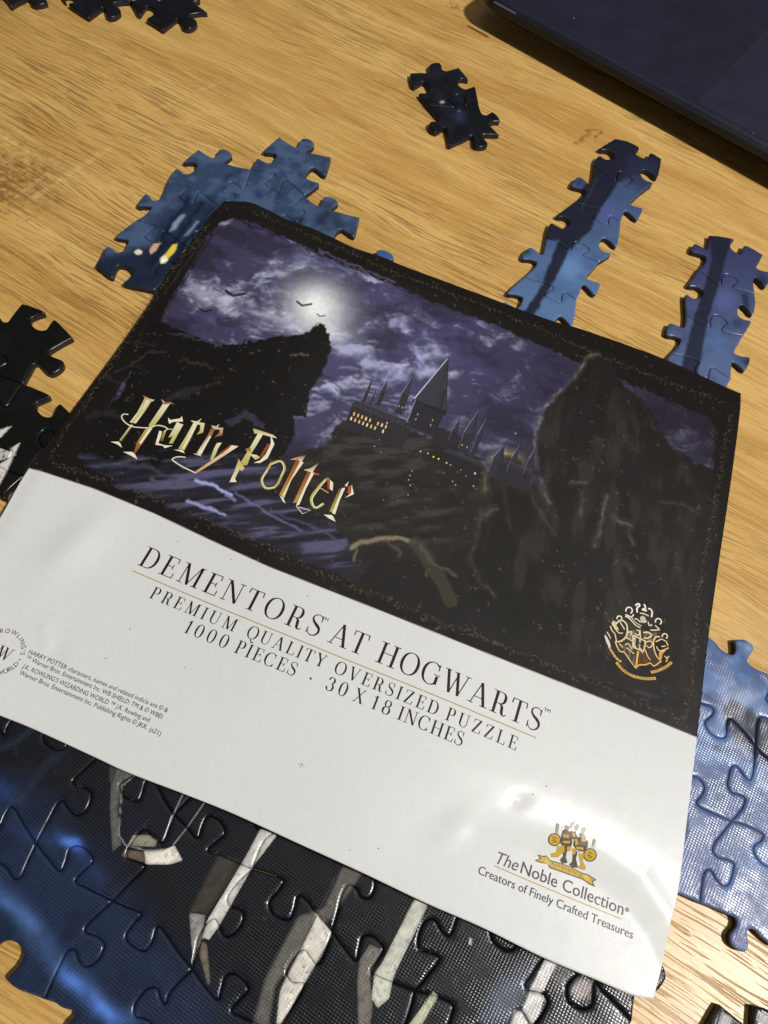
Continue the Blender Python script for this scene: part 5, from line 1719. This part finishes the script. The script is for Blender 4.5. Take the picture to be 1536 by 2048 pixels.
tower(757, 806, 10, 26, 24); tower(798, 822, 15, 36, 38, wins=2); tower(728, 800, 7, 20, 34); tower(741, 806, 5, 14, 20)
q_ = wall(692, 842, 126, 34, (46, 43, 50), 14)
for rr_ in range(2):
    for k in range(9):
        a_ = 8 + k * 8.6 + rr_ * 2; b_ = 5 + rr_ * 11
        if (k * 7 + rr_ * 3) % 11 == 5: continue
        lamp_.poly([q_(a_ - 1.7, b_), q_(a_ + 1.7, b_), q_(a_ + 1.7, b_ + 6), q_(a_, b_ + 8), q_(a_ - 1.7, b_ + 6)], (242, 192, 112) if (k + rr_) % 4 else (250, 226, 176))
for k in range(11):
    b0 = q_(4 + k * 11.5, 34); lit_.poly([b0, b0 + CU * 2.4, b0 + CU * 1.2 + CV * (9 + 6 * (k % 2))], (72, 70, 84)); lit_.poly([q_(9 + k * 11.5, 22), q_(9.9 + k * 11.5, 22), q_(9.9 + k * 11.5, 33), q_(9 + k * 11.5, 33)], (64, 62, 72))
tower(842, 856, 64, 50, 102, (44, 42, 49), (58, 58, 69), (188, 190, 216), 1.12, 4)
wall(866, 874, 60, 22, (42, 40, 46), 0, merlon=6); tower(902, 882, 12, 24, 26); tower(926, 900, 22, 34, 52, wins=2); tower(946, 906, 10, 40, 34)
wall(880, 925, 84, 24, (38, 35, 38), 8)
tower(985, 948, 20, 34, 30, (50, 48, 60), (58, 57, 70), (150, 154, 206)); wall(992, 946, 70, 22, (44, 42, 50), 10); tower(1018, 944, 12, 30, 30); tower(1050, 950, 10, 34, 26)
for (x, y), rr_, cl in (((841, 903), 1.7, (240, 226, 190)), ((856, 907), 1.6, (236, 214, 170)), ((867, 914), 2.2, (240, 206, 90)), ((877, 918), 2.2, (240, 206, 90)), ((893, 926), 2, (214, 194, 150)), ((901, 930), 1.5, (214, 194, 150)),
                        ((824, 942), 1.2, (210, 200, 170)), ((820, 951), 1.4, (210, 200, 170)), ((817, 960), 1.4, (200, 190, 160)), ((820, 971), 1.5, (200, 190, 160)), ((816, 990), 1.4, (190, 180, 150)), ((749, 893), 1.2, (210, 200, 180)),
                        ((774, 846), 2.0, (232, 190, 120)), ((950, 947), 2.4, (208, 206, 204)), ((947, 972), 2.0, (170, 160, 140)), ((905, 963), 1.5, (190, 180, 150)), ((911, 970), 1.5, (190, 180, 150)), ((887, 947), 1.2, (180, 150, 110)),
                        ((922, 940), 1.3, (180, 160, 120)), ((1031, 867), 1.5, (196, 192, 186)), ((767, 1000), 1.2, (170, 166, 160)), ((795, 1001), 1.0, (160, 156, 150)), ((851, 1015), 1.0, (150, 146, 140)), ((932, 952), 1.2, (190, 180, 150)),
                        ((915, 944), 1.1, (180, 160, 120)), ((762, 905), 1.1, (190, 180, 160)), ((758, 880), 1.0, (190, 180, 160))):
    k_ = np.linspace(0, 2 * math.pi, 7)[:-1]
    lamp_.poly(np.array((x, y)) + np.stack([np.cos(k_), np.sin(k_)], 1) * rr_, cl)
pr.done(); lit_.done(); lamp_.done()

# title, rule and the two lines below
t1 = Line((273.4, 1128.9), (1075, 1463.5), (273.4, 1128.9), (295.4, 1092.2))
pr = Print("title_lettering")
for word, a, b_ in (("DEMENTORS", (273.4, 1128.9), (633, 1279)), ("AT", (652, 1288), (724, 1317)), ("HOGWARTS", (746.3, 1328.6), (1077, 1464))):
    serif_word(pr, word, t1, xon(t1, a), xon(t1, b_))
for a in ((643, 1238), (1087.5, 1421)):
    tm = Line(a, (a[0] + 10, a[1] + 4.2), (0, 0), (0, 1)); tm.cap = t1.cap * .15
    sans_line(pr, "TM", tm, 0, t1.cap * .30)
pr.done()
pr = Print("gold_rule"); pr.stroke(((265, 1141.5), (470, 1228), (670, 1310), (870, 1391), (1072.5, 1475.7)), 1.7, (172, 150, 66)); pr.done()
t2 = Line((296.9, 1194.8), (1030.8, 1501), (296.9, 1194.8), (310, 1172.8))
pr = Print("subtitle_lettering")
yy = lambda x: 1194.8 + .4172 * (x - 296.9)
for word, a, b_ in (("PREMIUM", 296.9, 466), ("QUALITY", 489, 645), ("OVERSIZED", 664, 872), ("PUZZLE", 888, 1031)):
    serif_word(pr, word, t2, xon(t2, (a, yy(a))), xon(t2, (b_, yy(b_))), bold=1.08)
t3 = Line((365.7, 1263.6), (922.7, 1493), (371.6, 1266.6), (385, 1243))
yy3 = lambda x: 1263.6 + .412 * (x - 365.7)
for word, a, b_ in (("1000", 365.7, 451), ("PIECES", 466, 587), (".", 614, 620), ("30", 648, 690), ("X", 703, 727), ("18", 739, 778), ("INCHES", 792, 923)):
    serif_word(pr, word, t3, xon(t3, (a, yy3(a))), xon(t3, (b_, yy3(b_))), bold=1.08)
pr.done()
# small print
pr = Print("small_print")
for text, a, b_ in (("HARRY POTTER characters, names and related indicia are \u00a9 &", (56.2, 1307), (334, 1425.3)),
                    ("\u2122 Warner Bros. Entertainment Inc. WB SHIELD: TM & \u00a9 WBEI.", (50.4, 1318.4), (324.6, 1438.7)),
                    ("J.K. ROWLING\u2019S WIZARDING WORLD \u2122 J.K. Rowling and", (43.4, 1335.5), (297.6, 1444.5)),
                    ("Warner Bros. Entertainment Inc. Publishing Rights \u00a9 JKR.", (37.5, 1348.4), (293, 1459.3)), ("(s21)", (297.6, 1462), (320, 1472))):
    l_ = Line(a, b_, (56.2, 1307), (60.5, 1298.7))
    sans_line(pr, text, l_, 0, l_.len, (40, 36, 34))
pr.done()
# round stamp at the left edge
pr = Print("round_stamp")
ctr = bs(np.array((1.5, 1303.0))); Rr = 4.55
ebase = t1.e; a0 = math.atan2(ebase[1], ebase[0])


def ring_text(text, a_from, a_to, top):
    ws = [max(.25, float(np.ptp(font_mesh(ch)[0][:, 0])) if ch != ' ' else .35) + .12 for ch in text]
    cum = np.cumsum([0] + ws); tot = cum[-1]
    for k, ch in enumerate(text):
        if ch == ' ': continue
        t = (cum[k] + ws[k] / 2) / tot
        a = math.radians(a_from + (a_to - a_from) * t) + a0
        vs, fs = font_mesh(ch)
        vs = vs - np.array([(vs[:, 0].min() + vs[:, 0].max()) / 2, CAPH / 2])
        s = 0.95 / CAPH
        rad = np.array([math.cos(a), math.sin(a)])
        up = rad if top else -rad
        rt = np.array([up[1], -up[0]])
        pr.polys_mm(ctr + rad * Rr + vs[:, :1] * s * rt + vs[:, 1:] * s * up, fs, (44, 40, 38))


ring_text("J.K. ROWLING'S", 172, 12, True)
ring_text("WIZARDING WORLD", 190, 352, False)
for sg in (1, -1):
    q = ctr + sg * ebase * Rr
    k = np.linspace(0, 2 * math.pi, 9)[:-1]
    pr.polys_mm(q + np.stack([np.cos(k), np.sin(k)], 1) * .16, [tuple(range(8))], (44, 40, 38))
lw = Line((0, 0), (1, 0), (0, 0), (0, 1)); lw.e = ebase; lw.n = np.array([-ebase[1], ebase[0]]); lw.cap = 2.6; lw.o = ctr - lw.n * 1.3
serif_word(pr, "W", lw, -3.0, .4, (44, 40, 38), 1.1); serif_word(pr, "W", lw, -.6, 2.8, (44, 40, 38), 1.1)
pr.done()

# maker's mark
N = lambda *a: C(920, 1600, 3.84, *a)
pr = Print("maker_lettering", 0.075)
l_ = Line((991.6, 1726.8), (1034.6, 1743), N((462, 560))[0], N((480, 468))[0])
sans_line(pr, "The", l_, 0, l_.len, (88, 84, 82), 0.25)
l_ = Line((1040.3, 1745.8), (1245.5, 1830.5), N((462, 560))[0], N((480, 470))[0])
sans_line(pr, "Noble", l_, 0, xon(l_, N((740, 672))[0]), (52, 46, 46)); sans_line(pr, "Collection", l_, xon(l_, N((782, 690))[0]), l_.len, (52, 46, 46))
l_ = Line((955.2, 1747.1), (1265, 1878), N((135, 565))[0], N((163, 508))[0])
sans_line(pr, "Creators of Finely Crafted Treasures", l_, 0, l_.len, (52, 48, 48))
q = bs(N((1283, 842))[0]); k = np.linspace(0, 2 * math.pi, 13)[:-1]
pr.polys_mm(q + np.stack([np.cos(k), np.sin(k)], 1) * .42, [tuple(range(12))], (128, 126, 124))
pr.stroke(N((265, 505), (600, 650), (900, 775), (1240, 915)), 1.7, (196, 150, 60))
pr.done()
pr = Print("maker_emblem", 0.04)
DG, GO, GL, BR = (84, 66, 34), (204, 168, 52), (226, 198, 84), (112, 96, 80)


def disc(cpx, rpx, col, n=20, pr_=None, z=0):
    k_ = np.linspace(0, 2 * math.pi, n + 1)[:-1]
    (pr_ or pr).poly(np.array(cpx) + np.stack([np.cos(k_), np.sin(k_)], 1) * rpx, col)


ban = [(592, 418), (640, 430), (664, 426), (692, 462), (760, 480), (850, 512), (940, 560), (985, 572), (1048, 612), (1020, 628), (1038, 668), (985, 645), (940, 612), (850, 580), (760, 548), (685, 522), (672, 490), (620, 484), (572, 466), (612, 448)]
pr.poly(N(*ban), DG)
pr2 = Print("maker_emblem", 0.07)
cen = np.array(ban).mean(0)
pr2.poly(N(*[(606, 428), (645, 438), (664, 434), (690, 470), (760, 488), (850, 520), (938, 567), (985, 580), (1032, 612), (1010, 624), (1020, 650), (985, 636), (942, 603), (850, 571), (760, 540), (693, 514), (680, 484), (622, 476), (590, 464), (624, 448)]), GO)
pr2.poly(N((655, 440), (690, 470), (684, 500), (640, 476)), GL); pr2.poly(N((945, 572), (985, 584), (1000, 626), (955, 606)), GL)
DB = (92, 78, 58)
for pts in ([(788, 232), (812, 222), (846, 246), (862, 280), (862, 332), (846, 368), (800, 372), (772, 336), (776, 280)], [(876, 300), (912, 282), (952, 296), (984, 318), (980, 362), (952, 400), (890, 384), (868, 344)],
            [(846, 236), (884, 246), (902, 280), (880, 312), (858, 290)],
            [(780, 372), (826, 372), (812, 440), (826, 482), (786, 490), (765, 462), (792, 430)], [(866, 395), (905, 395), (890, 450), (905, 520), (866, 520), (835, 498), (862, 470)]):
    pr.poly(N(*pts), DB)
for pts in ([(800, 200), (822, 192), (838, 208), (834, 232), (808, 232)], [(912, 254), (936, 250), (952, 268), (946, 290), (920, 288)]):
    pr.poly(N(*pts), (120, 104, 78))
for pts in ([(838, 208), (850, 178), (880, 168), (868, 196), (850, 222)], [(930, 250), (934, 214), (962, 206), (966, 232), (950, 262)], [(876, 210), (900, 180), (916, 196), (900, 236), (884, 240)]):
    pr.poly(N(*pts), (158, 150, 136))
for pts in ([(745, 355), (800, 350), (806, 396), (776, 415), (752, 442), (700, 440), (698, 412), (740, 402)], [(860, 375), (892, 370), (890, 410), (868, 420)],
            [(908, 415), (950, 410), (945, 470), (966, 520), (958, 540), (918, 530), (905, 515), (928, 495)], [(820, 360), (858, 350), (850, 392), (822, 398)], [(792, 262), (836, 268), (840, 292), (794, 290)], [(790, 312), (846, 316), (842, 334), (790, 330)], [(892, 356), (952, 366), (946, 384), (894, 376)], [(858, 250), (880, 256), (884, 284), (866, 280)],
            [(936, 280), (970, 288), (965, 322), (930, 316)], [(880, 300), (900, 300), (905, 345), (884, 345)]):
    pr2.poly(N(*pts), GO)
for cpx, rp in (((725, 305), 13.0), ((998, 422), 13.8)):
    cc = N(cpx)[0]
    disc(cc, rp, DG); disc(cc, rp * .84, GO, pr_=pr2)
    k_ = np.linspace(0, 2 * math.pi, 21)
    pr3c = np.array(cc) + np.stack([np.cos(k_), np.sin(k_)], 1) * rp * .6
for pts in ([(738, 180), (752, 176), (764, 188), (752, 262), (730, 258)], [(1020, 298), (1034, 292), (1046, 306), (1034, 380), (1010, 374)]):
    pr.poly(N(*pts), (150, 142, 122))
pr4 = Print("maker_emblem", 0.09)
for cpx in ((725, 305), (998, 422)):
    for da in ((-18, -14, 4, -20), (4, -20, 18, -6), (-20, 8, 0, -4), (-4, 2, 10, 18), (-14, 20, 18, 14)):
        pr4.stroke(N((cpx[0] + da[0], cpx[1] + da[1]), (cpx[0] + da[2], cpx[1] + da[3])), 1.6, (128, 100, 34))
for k_ in range(13):
    t = k_ / 12
    x = 705 + t * 215; y = 492 + t * 92 - 8 * math.sin(t * 3.1)
    pr4.stroke(N((x, y + 6), (x + 6, y - 14 + 4 * (k_ % 3))), 1.0, (96, 76, 26))
for k_ in range(22):
    x = 780 + (k_ * 37 % 190); y = 205 + (k_ * 53 % 170) + (x - 780) * .25
    pr4.stroke(N((x, y), (x + 8 * math.cos(k_), y + 12)), 1.0, (64, 52, 44))
for p_ in (pr2, pr4):
    k0 = len(pr.V)
for p_ in (pr, pr2, pr4):
    o = p_.done()

# gilded film lettering on the picture
h1 = lambda *a: C(220, 770, 5.486, *a)
h2 = lambda *a: C(440, 840, 5.486, *a)
CW, CY, CR, CB = (246, 240, 214), (196, 184, 92), (150, 74, 36), (96, 84, 40)
pr = Print("gold_lettering", 0.05); prb = Print("gold_lettering", 0.075)


def gp(f_, pts, c0, c1=None, p_=None):
    px = f_(*pts)
    if c1 is not None:
        t = (px[:, 1] - px[:, 1].min()) / (np.ptp(px[:, 1]) + 1e-6)
        col = np.array(c0) * (1 - t[:, None]) + np.array(c1) * t[:, None]
        # tessellate keeps the order of the points
        (p_ or pr).poly(px, col)
    else:
        (p_ or pr).poly(px, c0)


gp(h1, [(385, 135), (410, 168), (462, 172), (375, 300), (285, 422), (218, 410), (300, 300)], CY, CW)
gp(h1, [(400, 170), (440, 172), (330, 330), (262, 415), (240, 410), (330, 290)], CW, CY, prb)
gp(h1, [(218, 430), (262, 440), (130, 625), (98, 620), (150, 540)], CB); gp(h1, [(236, 436), (250, 440), (118, 612), (104, 606)], CW, CY, prb)
gp(h1, [(360, 112), (435, 150), (492, 165), (462, 182), (400, 172)], CR, CW)
gp(h1, [(5, 622), (95, 622), (114, 642), (132, 688), (80, 652)], CW)
gp(h1, [(588, 198), (660, 205), (560, 350), (470, 470), (440, 480), (425, 440), (520, 300)], CW, CY)
gp(h1, [(400, 470), (470, 470), (340, 665), (268, 765), (262, 740), (300, 620)], CY, CR); gp(h1, [(430, 480), (466, 474), (340, 650), (318, 640)], CW, CW, prb)
gp(h1, [(563, 156), (612, 195), (660, 188), (718, 213), (652, 208), (592, 216)], CW, CR)
gp(h1, [(143, 734), (245, 735), (272, 757), (302, 818), (215, 768)], CW)
prb.stroke(h1((202, 325), (150, 322), (128, 345), (160, 405), (240, 455), (330, 468), (430, 470), (520, 445), (600, 460), (640, 485), (682, 487)), 2.4, CW)
gp(h1, [(640, 358), (662, 385), (768, 368), (790, 343), (802, 402), (690, 405), (652, 427), (640, 400)], CW)
gp(h1, [(735, 408), (805, 436), (745, 540), (690, 642), (645, 642), (690, 560), (640, 580)], CW, CY)
gp(h1, [(540, 503), (572, 510), (560, 560), (530, 640), (600, 662), (692, 666), (600, 694), (578, 667), (498, 656), (515, 590)], CW)
gp(h1, [(592, 500), (616, 500), (580, 622), (545, 612)], CY, CB); prb.stroke(h1((680, 487), (625, 490), (600, 520)), 2, CW)
gp(h1, [(925, 402), (968, 415), (890, 580), (818, 718), (748, 702), (830, 570)], CW, CY); gp(h1, [(945, 420), (962, 424), (810, 700), (790, 700)], CW, CW, prb)
gp(h1, [(882, 390), (955, 400), (1008, 368), (975, 410), (1040, 420), (1022, 522), (948, 547), (985, 505), (992, 440), (940, 430)], CW, CY)
gp(h1, [(702, 710), (800, 714), (822, 752), (770, 732)], CW)
gp(h1, [(1118, 458), (1162, 470), (1100, 582), (1002, 762), (952, 746), (1070, 560)], CR, CW); gp(h1, [(1092, 560), (1112, 566), (1004, 752), (980, 745)], CW, CW, prb)
gp(h1, [(1108, 444), (1165, 455), (1202, 430), (1180, 468), (1243, 470), (1232, 552), (1143, 577), (1195, 530), (1206, 490), (1150, 490)], CW, CR)
gp(h1, [(912, 755), (985, 754), (1002, 782)], CW)
gp(h1, [(1172, 640), (1228, 632), (1190, 690), (1132, 822), (1096, 826), (1140, 700)], CW, CY)
gp(h1, [(1335, 662), (1410, 672), (1360, 706), (1140, 850), (962, 962), (930, 977), (948, 940), (1140, 812), (1300, 700)], CW, (214, 160, 90))
gp(h1, [(1322, 658), (1345, 662), (1222, 762), (1206, 748)], (176, 80, 36))
prb.stroke(h1((938, 965), (860, 930), (790, 895), (720, 850), (682, 816), (740, 790), (830, 795)), 2.5, CW)
# second word
gp(h2, [(205, 428), (250, 490), (268, 532), (240, 562), (215, 542), (165, 642), (182, 682), (104, 682), (160, 560)], CY, CW)
gp(h2, [(420, 143), (474, 155), (400, 280), (350, 355), (300, 492), (262, 502), (232, 458), (300, 350)], CW, CY); gp(h2, [(278, 320), (330, 298), (345, 350), (300, 356)], CR, CY, prb)
gp(h2, [(360, 93), (430, 113), (582, 165), (628, 202), (560, 187), (420, 147), (380, 152)], CY, CW)
gp(h2, [(558, 165), (597, 265), (522, 422), (440, 472), (368, 472), (440, 442), (500, 380), (556, 262)], CW); gp(h2, [(520, 258), (548, 265), (472, 402), (438, 402)], (170, 74, 34), CR)
gp(h2, [(310, 370), (400, 384), (442, 412), (390, 440), (350, 400)], CW, CY)
pr.stroke(h2((560, 478), (668, 452), (708, 522), (672, 620), (605, 732), (500, 748), (458, 662), (510, 565)), 5.0, CY, True); prb.stroke(h2((560, 490), (665, 460), (700, 525), (668, 620)), 1.8, CW); prb.stroke(h2((520, 545), (465, 655), (500, 740), (605, 745)), 1.8, CW)
gp(h2, [(838, 428), (880, 455), (780, 650), (682, 832), (648, 825), (760, 600)], (158, 76, 36), (190, 150, 80)); gp(h2, [(878, 458), (918, 465), (782, 662), (702, 862), (678, 830)], CW, (240, 214, 150), prb)
gp(h2, [(768, 436), (850, 404), (942, 388), (890, 467), (850, 440)], CR, CW); gp(h2, [(655, 828), (690, 850), (720, 918), (688, 892)], CW)
gp(h2, [(958, 568), (1002, 570), (930, 740), (850, 902), (802, 912), (880, 740)], (158, 76, 36), (196, 156, 84)); gp(h2, [(1000, 573), (1034, 582), (940, 760), (870, 932), (832, 942)], CW, CW, prb)
gp(h2, [(918, 550), (990, 530), (1088, 466), (1012, 577)], CR, CW); gp(h2, [(1008, 568), (1094, 590), (1082, 607), (1030, 602)], (178, 86, 40))
prb.stroke(h2((838, 948), (905, 1030), (992, 995), (862, 956)), 1.8, CW, smooth=False)
pr.stroke(h2((1170, 645), (1080, 742), (1000, 870), (1045, 965), (1137, 920)), 5.5, CY); prb.stroke(h2((1150, 665), (1085, 755), (1010, 880), (1050, 960), (1135, 915)), 2.2, CW)
gp(h2, [(1178, 628), (1242, 690), (1236, 780), (1205, 760), (1205, 690)], CW, CW); gp(h2, [(1178, 640), (1210, 655), (1202, 765), (1180, 760)], (190, 96, 44), CR, prb); prb.stroke(h2((1092, 742), (1190, 800)), 2.2, (226, 170, 110))
gp(h2, [(1308, 748), (1345, 760), (1290, 880), (1232, 1012), (1202, 1002)], CB, CY); gp(h2, [(1338, 748), (1374, 745), (1310, 890), (1262, 1038), (1228, 1022)], CW, CW, prb)
gp(h2, [(1368, 720), (1412, 673), (1392, 732)], CW); gp(h2, [(1408, 730), (1450, 713), (1440, 822), (1398, 800)], (190, 90, 40)); gp(h2, [(1445, 708), (1468, 815), (1372, 857), (1438, 802)], CW, CW, prb)
gp(h2, [(1138, 1038), (1225, 1044), (1242, 1060), (1268, 1118), (1190, 1077)], CW)
pr.done(); prb.done()

# gilded crest in the picture's lower right corner
k8 = lambda *a: C(1180, 1190, 8.533, *a)
pr = Print("gold_crest", 0.05)
fill = Print("gold_crest", 0.035)


def ccol(px):
    t = np.clip((px[:, 1] - 1225) / 105, 0, 1)[:, None]
    return np.array((250, 247, 232)) * (1 - t) + np.array((232, 184, 100)) * t


def ck(pts, w_=1.6, closed=False, smooth=True):
    px = k8(*pts)
    q = bs(px)
    m = bp(px.mean(0) + np.array([[0, 0], [w_ * 1.45, 0]]), Z_S); wd = float(np.hypot(*(m[1] - m[0])))
    if smooth and len(q) > 2: q = catmull(np.vstack([q, q[:1]]) if closed else q, .2)
    pr.ribbon_mm(q, wd, ccol(pj(q, Z_S)))


fill.poly(k8((600, 420), (800, 560), (1000, 620), (1160, 620), (1085, 850), (1100, 940), (1215, 1130), (1080, 1210), (1030, 1165), (830, 1200), (780, 1250), (580, 975), (510, 960), (430, 800), (600, 730), (640, 600)), (66, 58, 52))
fill.poly(k8((600, 850), (720, 900), (760, 1010), (790, 1200), (700, 1120), (600, 985), (520, 950), (470, 860)), (112, 104, 96)); fill.poly(k8((640, 610), (760, 600), (800, 700), (735, 760), (610, 735)), (128, 118, 108)); fill.poly(k8((900, 640), (1040, 640), (1150, 640), (1090, 760), (960, 780), (905, 720)), (116, 106, 98))
fill.poly(k8((820, 960), (800, 1190), (1030, 1160), (1000, 1000)), (104, 66, 34))
ck([(430, 800), (470, 900), (510, 962), (580, 978), (660, 1090), (780, 1250)], 1.7); ck([(780, 1250), (830, 1200), (950, 1190), (1030, 1165), (1080, 1210), (1215, 1132)], 1.7)
ck([(1215, 1132), (1130, 1030), (1085, 880), (1085, 780), (1130, 715), (1190, 712)], 1.8); ck([(430, 800), (520, 790), (600, 730), (635, 620), (620, 500), (560, 440), (500, 440), (440, 500)], 1.9)
ck([(820, 960), (800, 1100), (785, 1240)], 2.4); ck([(600, 360), (680, 410), (760, 500), (860, 565)], 1.6); ck([(640, 340), (700, 380), (780, 470), (880, 530)], 1.0)
for a in ([(735, 690), (728, 890)], [(950, 790), (915, 960)], [(735, 690), (950, 790)], [(728, 890), (915, 965)]): ck(a, 2.0)
fill.poly(k8((735, 690), (950, 790), (915, 965), (725, 890)), (206, 198, 176))
H_ = Print('gold_crest', 0.085)
for a in ([(800, 730), (785, 870)], [(885, 775), (868, 905)], [(790, 805), (880, 840)]):
    H_.stroke(k8(*a), 3.0, (44, 36, 30))
ck([(905, 640), (1000, 640), (1050, 690), (960, 740), (915, 730)], 1.8); ck([(850, 600), (860, 730)], 1.5); ck([(790, 600), (840, 620), (830, 690), (770, 660)], 1.5)
for cx, cy, r_ in ((665, 265, 55), (500, 400, 42), (1165, 455, 52), (1275, 705, 44)):
    a = np.radians(np.linspace(-200, 60, 12)); ck([(cx + r_ * math.cos(t), cy + r_ * math.sin(t)) for t in a], 1.7)
ck([(770, 180), (820, 150), (850, 170), (800, 230), (805, 300)], 2.2); ck([(915, 160), (935, 180), (940, 230), (890, 250), (970, 270)], 2.2); ck([(990, 230), (1040, 250), (1060, 300), (1045, 380)], 2.0)
ck([(850, 310), (920, 320), (1000, 360)], 1.3); fill.poly(k8((850, 380), (900, 350), (950, 400), (930, 480), (870, 470)), (204, 196, 168))
for a in ([(760, 400), (810, 420), (860, 470)], [(940, 470), (960, 430)], [(990, 460), (1010, 520), (1060, 510)], [(1030, 600), (1120, 600), (1190, 590)], [(1110, 520), (1180, 580)], [(600, 330), (700, 380), (745, 330)],
          [(390, 440), (420, 560), (500, 650), (560, 650)], [(345, 530), (370, 600), (420, 660), (450, 790)], [(510, 460), (590, 590)], [(600, 720), (730, 790)], [(640, 640), (710, 630), (690, 690)],
          [(600, 850), (650, 830), (720, 930)], [(620, 900), (710, 970), (750, 1010)], [(500, 830), (560, 900)], [(960, 800), (1040, 790), (1060, 850), (1010, 900), (960, 860)], [(940, 940), (990, 1060), (1030, 1110)],
          [(1240, 760), (1300, 800), (1330, 870)], [(1130, 880), (1180, 950), (1280, 930), (1340, 900)], [(1200, 1090), (1190, 990), (1280, 950)], [(1120, 800), (1180, 770), (1230, 750)], [(1220, 880), (1290, 870)],
          [(1270, 1040), (1320, 1100), (1290, 1140)], [(1350, 1045), (1300, 1090)], [(290, 630), (330, 700), (350, 745)], [(860, 930), (900, 1000)]):
    ck(a, 1.5)
fill.poly(k8((250, 670), (290, 720), (330, 790), (355, 880), (320, 890), (275, 800), (250, 720)), (228, 222, 204))
fill.poly(k8((1210, 960), (1290, 940), (1240, 1010), (1220, 1100), (1190, 1060)), (206, 150, 66)); fill.poly(k8((360, 480), (430, 440), (450, 520), (500, 600), (470, 600), (400, 550)), (214, 204, 150))
rib1 = [(320, 880), (380, 980), (450, 1080), (530, 1140)]; rib2 = [(450, 1150), (540, 1260), (680, 1360), (830, 1410), (1000, 1430), (1120, 1420)]; rib3 = [(1040, 1320), (1160, 1290), (1290, 1230), (1390, 1150)]
for rb, wv in ((rib1, 4.4), (rib2, 5.4), (rib3, 5.2)):
    px = k8(*rb); q = catmull(bs(px), .2)
    m = bp(px.mean(0) + np.array([[0, 0], [wv, 0]]), Z_S); wd = float(np.hypot(*(m[1] - m[0])))
    fill.ribbon_mm(q, wd, ccol(pj(q, Z_S)) * .95)
    fill2 = pr
    dq = np.gradient(q, axis=0); dq /= np.hypot(dq[:, 0], dq[:, 1])[:, None]; nq = np.stack([-dq[:, 1], dq[:, 0]], 1)
motto = Print("gold_crest", 0.065)


def on_curve(text, rb, size, col):
    q = catmull(bs(k8(*rb)), .05)
    s = np.concatenate([[0], np.cumsum(np.hypot(*np.diff(q, axis=0).T))])
    ws = [float(np.ptp(font_mesh(ch)[0][:, 0])) + .12 if ch != ' ' else .4 for ch in text]
    cum = np.cumsum([0] + ws)
    for k_, ch in enumerate(text):
        if ch == ' ': continue
        t = (cum[k_] + ws[k_] / 2) / cum[-1] * s[-1] * .9 + s[-1] * .05
        i = min(len(q) - 2, int(np.searchsorted(s, t)))
        e_ = q[i + 1] - q[i]; e_ /= np.hypot(*e_); n_ = np.array([-e_[1], e_[0]])
        vs, fs = font_mesh(ch)
        vs = vs - np.array([(vs[:, 0].min() + vs[:, 0].max()) / 2, CAPH / 2])
        motto.polys_mm(q[i] + vs[:, :1] * size / CAPH * e_ + vs[:, 1:] * size / CAPH * n_, fs, col)


on_curve("DRACO", rib1, .42, (50, 38, 26)); on_curve("DORMIENS NUNQUAM", rib2, .46, (60, 40, 20)); on_curve("TITILLANDUS", rib3, .46, (52, 40, 28))
fill.done(); pr.done(); motto.done(); H_.done()

# thorny ornament along the edge of the picture
pr = Print("border_ornament", 0.035)
B_LINES = [((503, 423), (585, 456), (700, 506), (790, 546), (995, 622), (1200, 711), (1330, 762), (1450, 806)), ((1463, 830), (1440, 950), (1428, 1020), (1402, 1150), (1390, 1280), (1378, 1400), (1370, 1440)),
           ((105, 925), (250, 977), (350, 1012), (460, 1061), (560, 1106), (650, 1150), (760, 1195), (900, 1250), (1050, 1310), (1180, 1362), (1370, 1443)), ((420, 445), (330, 565), (244, 690), (190, 780), (140, 850), (100, 918))]
for bi, bl in enumerate(B_LINES):
    q = resample(bs(np.array(bl, float)), 2)
    q = catmull(bs(np.array(bl, float)), .55)
    dq = np.gradient(q, axis=0); dq /= np.hypot(dq[:, 0], dq[:, 1])[:, None]; nq = np.stack([-dq[:, 1], dq[:, 0]], 1)
    for k_ in range(len(q)):
        for rep in range(2):
            if rng.random() < .25: continue
            o_ = q[k_] + nq[k_] * rng.normal(0, .42) + dq[k_] * rng.normal(0, .2)
            a = rng.uniform(0, 2 * math.pi); l_ = rng.uniform(.35, .95)
            v_ = dq[k_] * math.cos(a) + nq[k_] * math.sin(a); w2 = np.array([-v_[1], v_[0]])
            P_ = np.array([o_ - v_ * l_ * .6, o_ + w2 * rng.uniform(-.22, .22), o_ + v_ * l_ * .6])
            f_ = rng.uniform(.55, 1.15)
            pr.ribbon_mm(P_, (.04, .13, .05), np.clip(np.array((112, 94, 70)) * f_, 0, 255))
pr.done()

# specks and the little ink mark on the white strip
pr = Print("print_speck", 0.03); SPECK = True
for px in ((605, 1527), (1093, 1572), (463, 1119), (530, 1168), (615, 1192), (355, 1083), (189, 980), (208, 1290), (211, 1317), (252, 1334), (260, 1258), (68, 1286), (370, 1335), (494, 1328), (757, 1697), (1066, 1589), (700, 1700)):
    q = bs(np.array(px, float))
    k_ = np.linspace(0, 2 * math.pi, 7)[:-1]
    pr.polys_mm(q + np.stack([np.cos(k_), np.sin(k_)], 1) * rng.uniform(.06, .16), [tuple(range(6))], (110, 106, 98))
pr.stroke(((596, 1527), (609, 1533)), .6, (120, 114, 112)); pr.stroke(((604, 1526), (600, 1537)), .6, (120, 114, 112))
tag(pr.done(), kind='stuff')
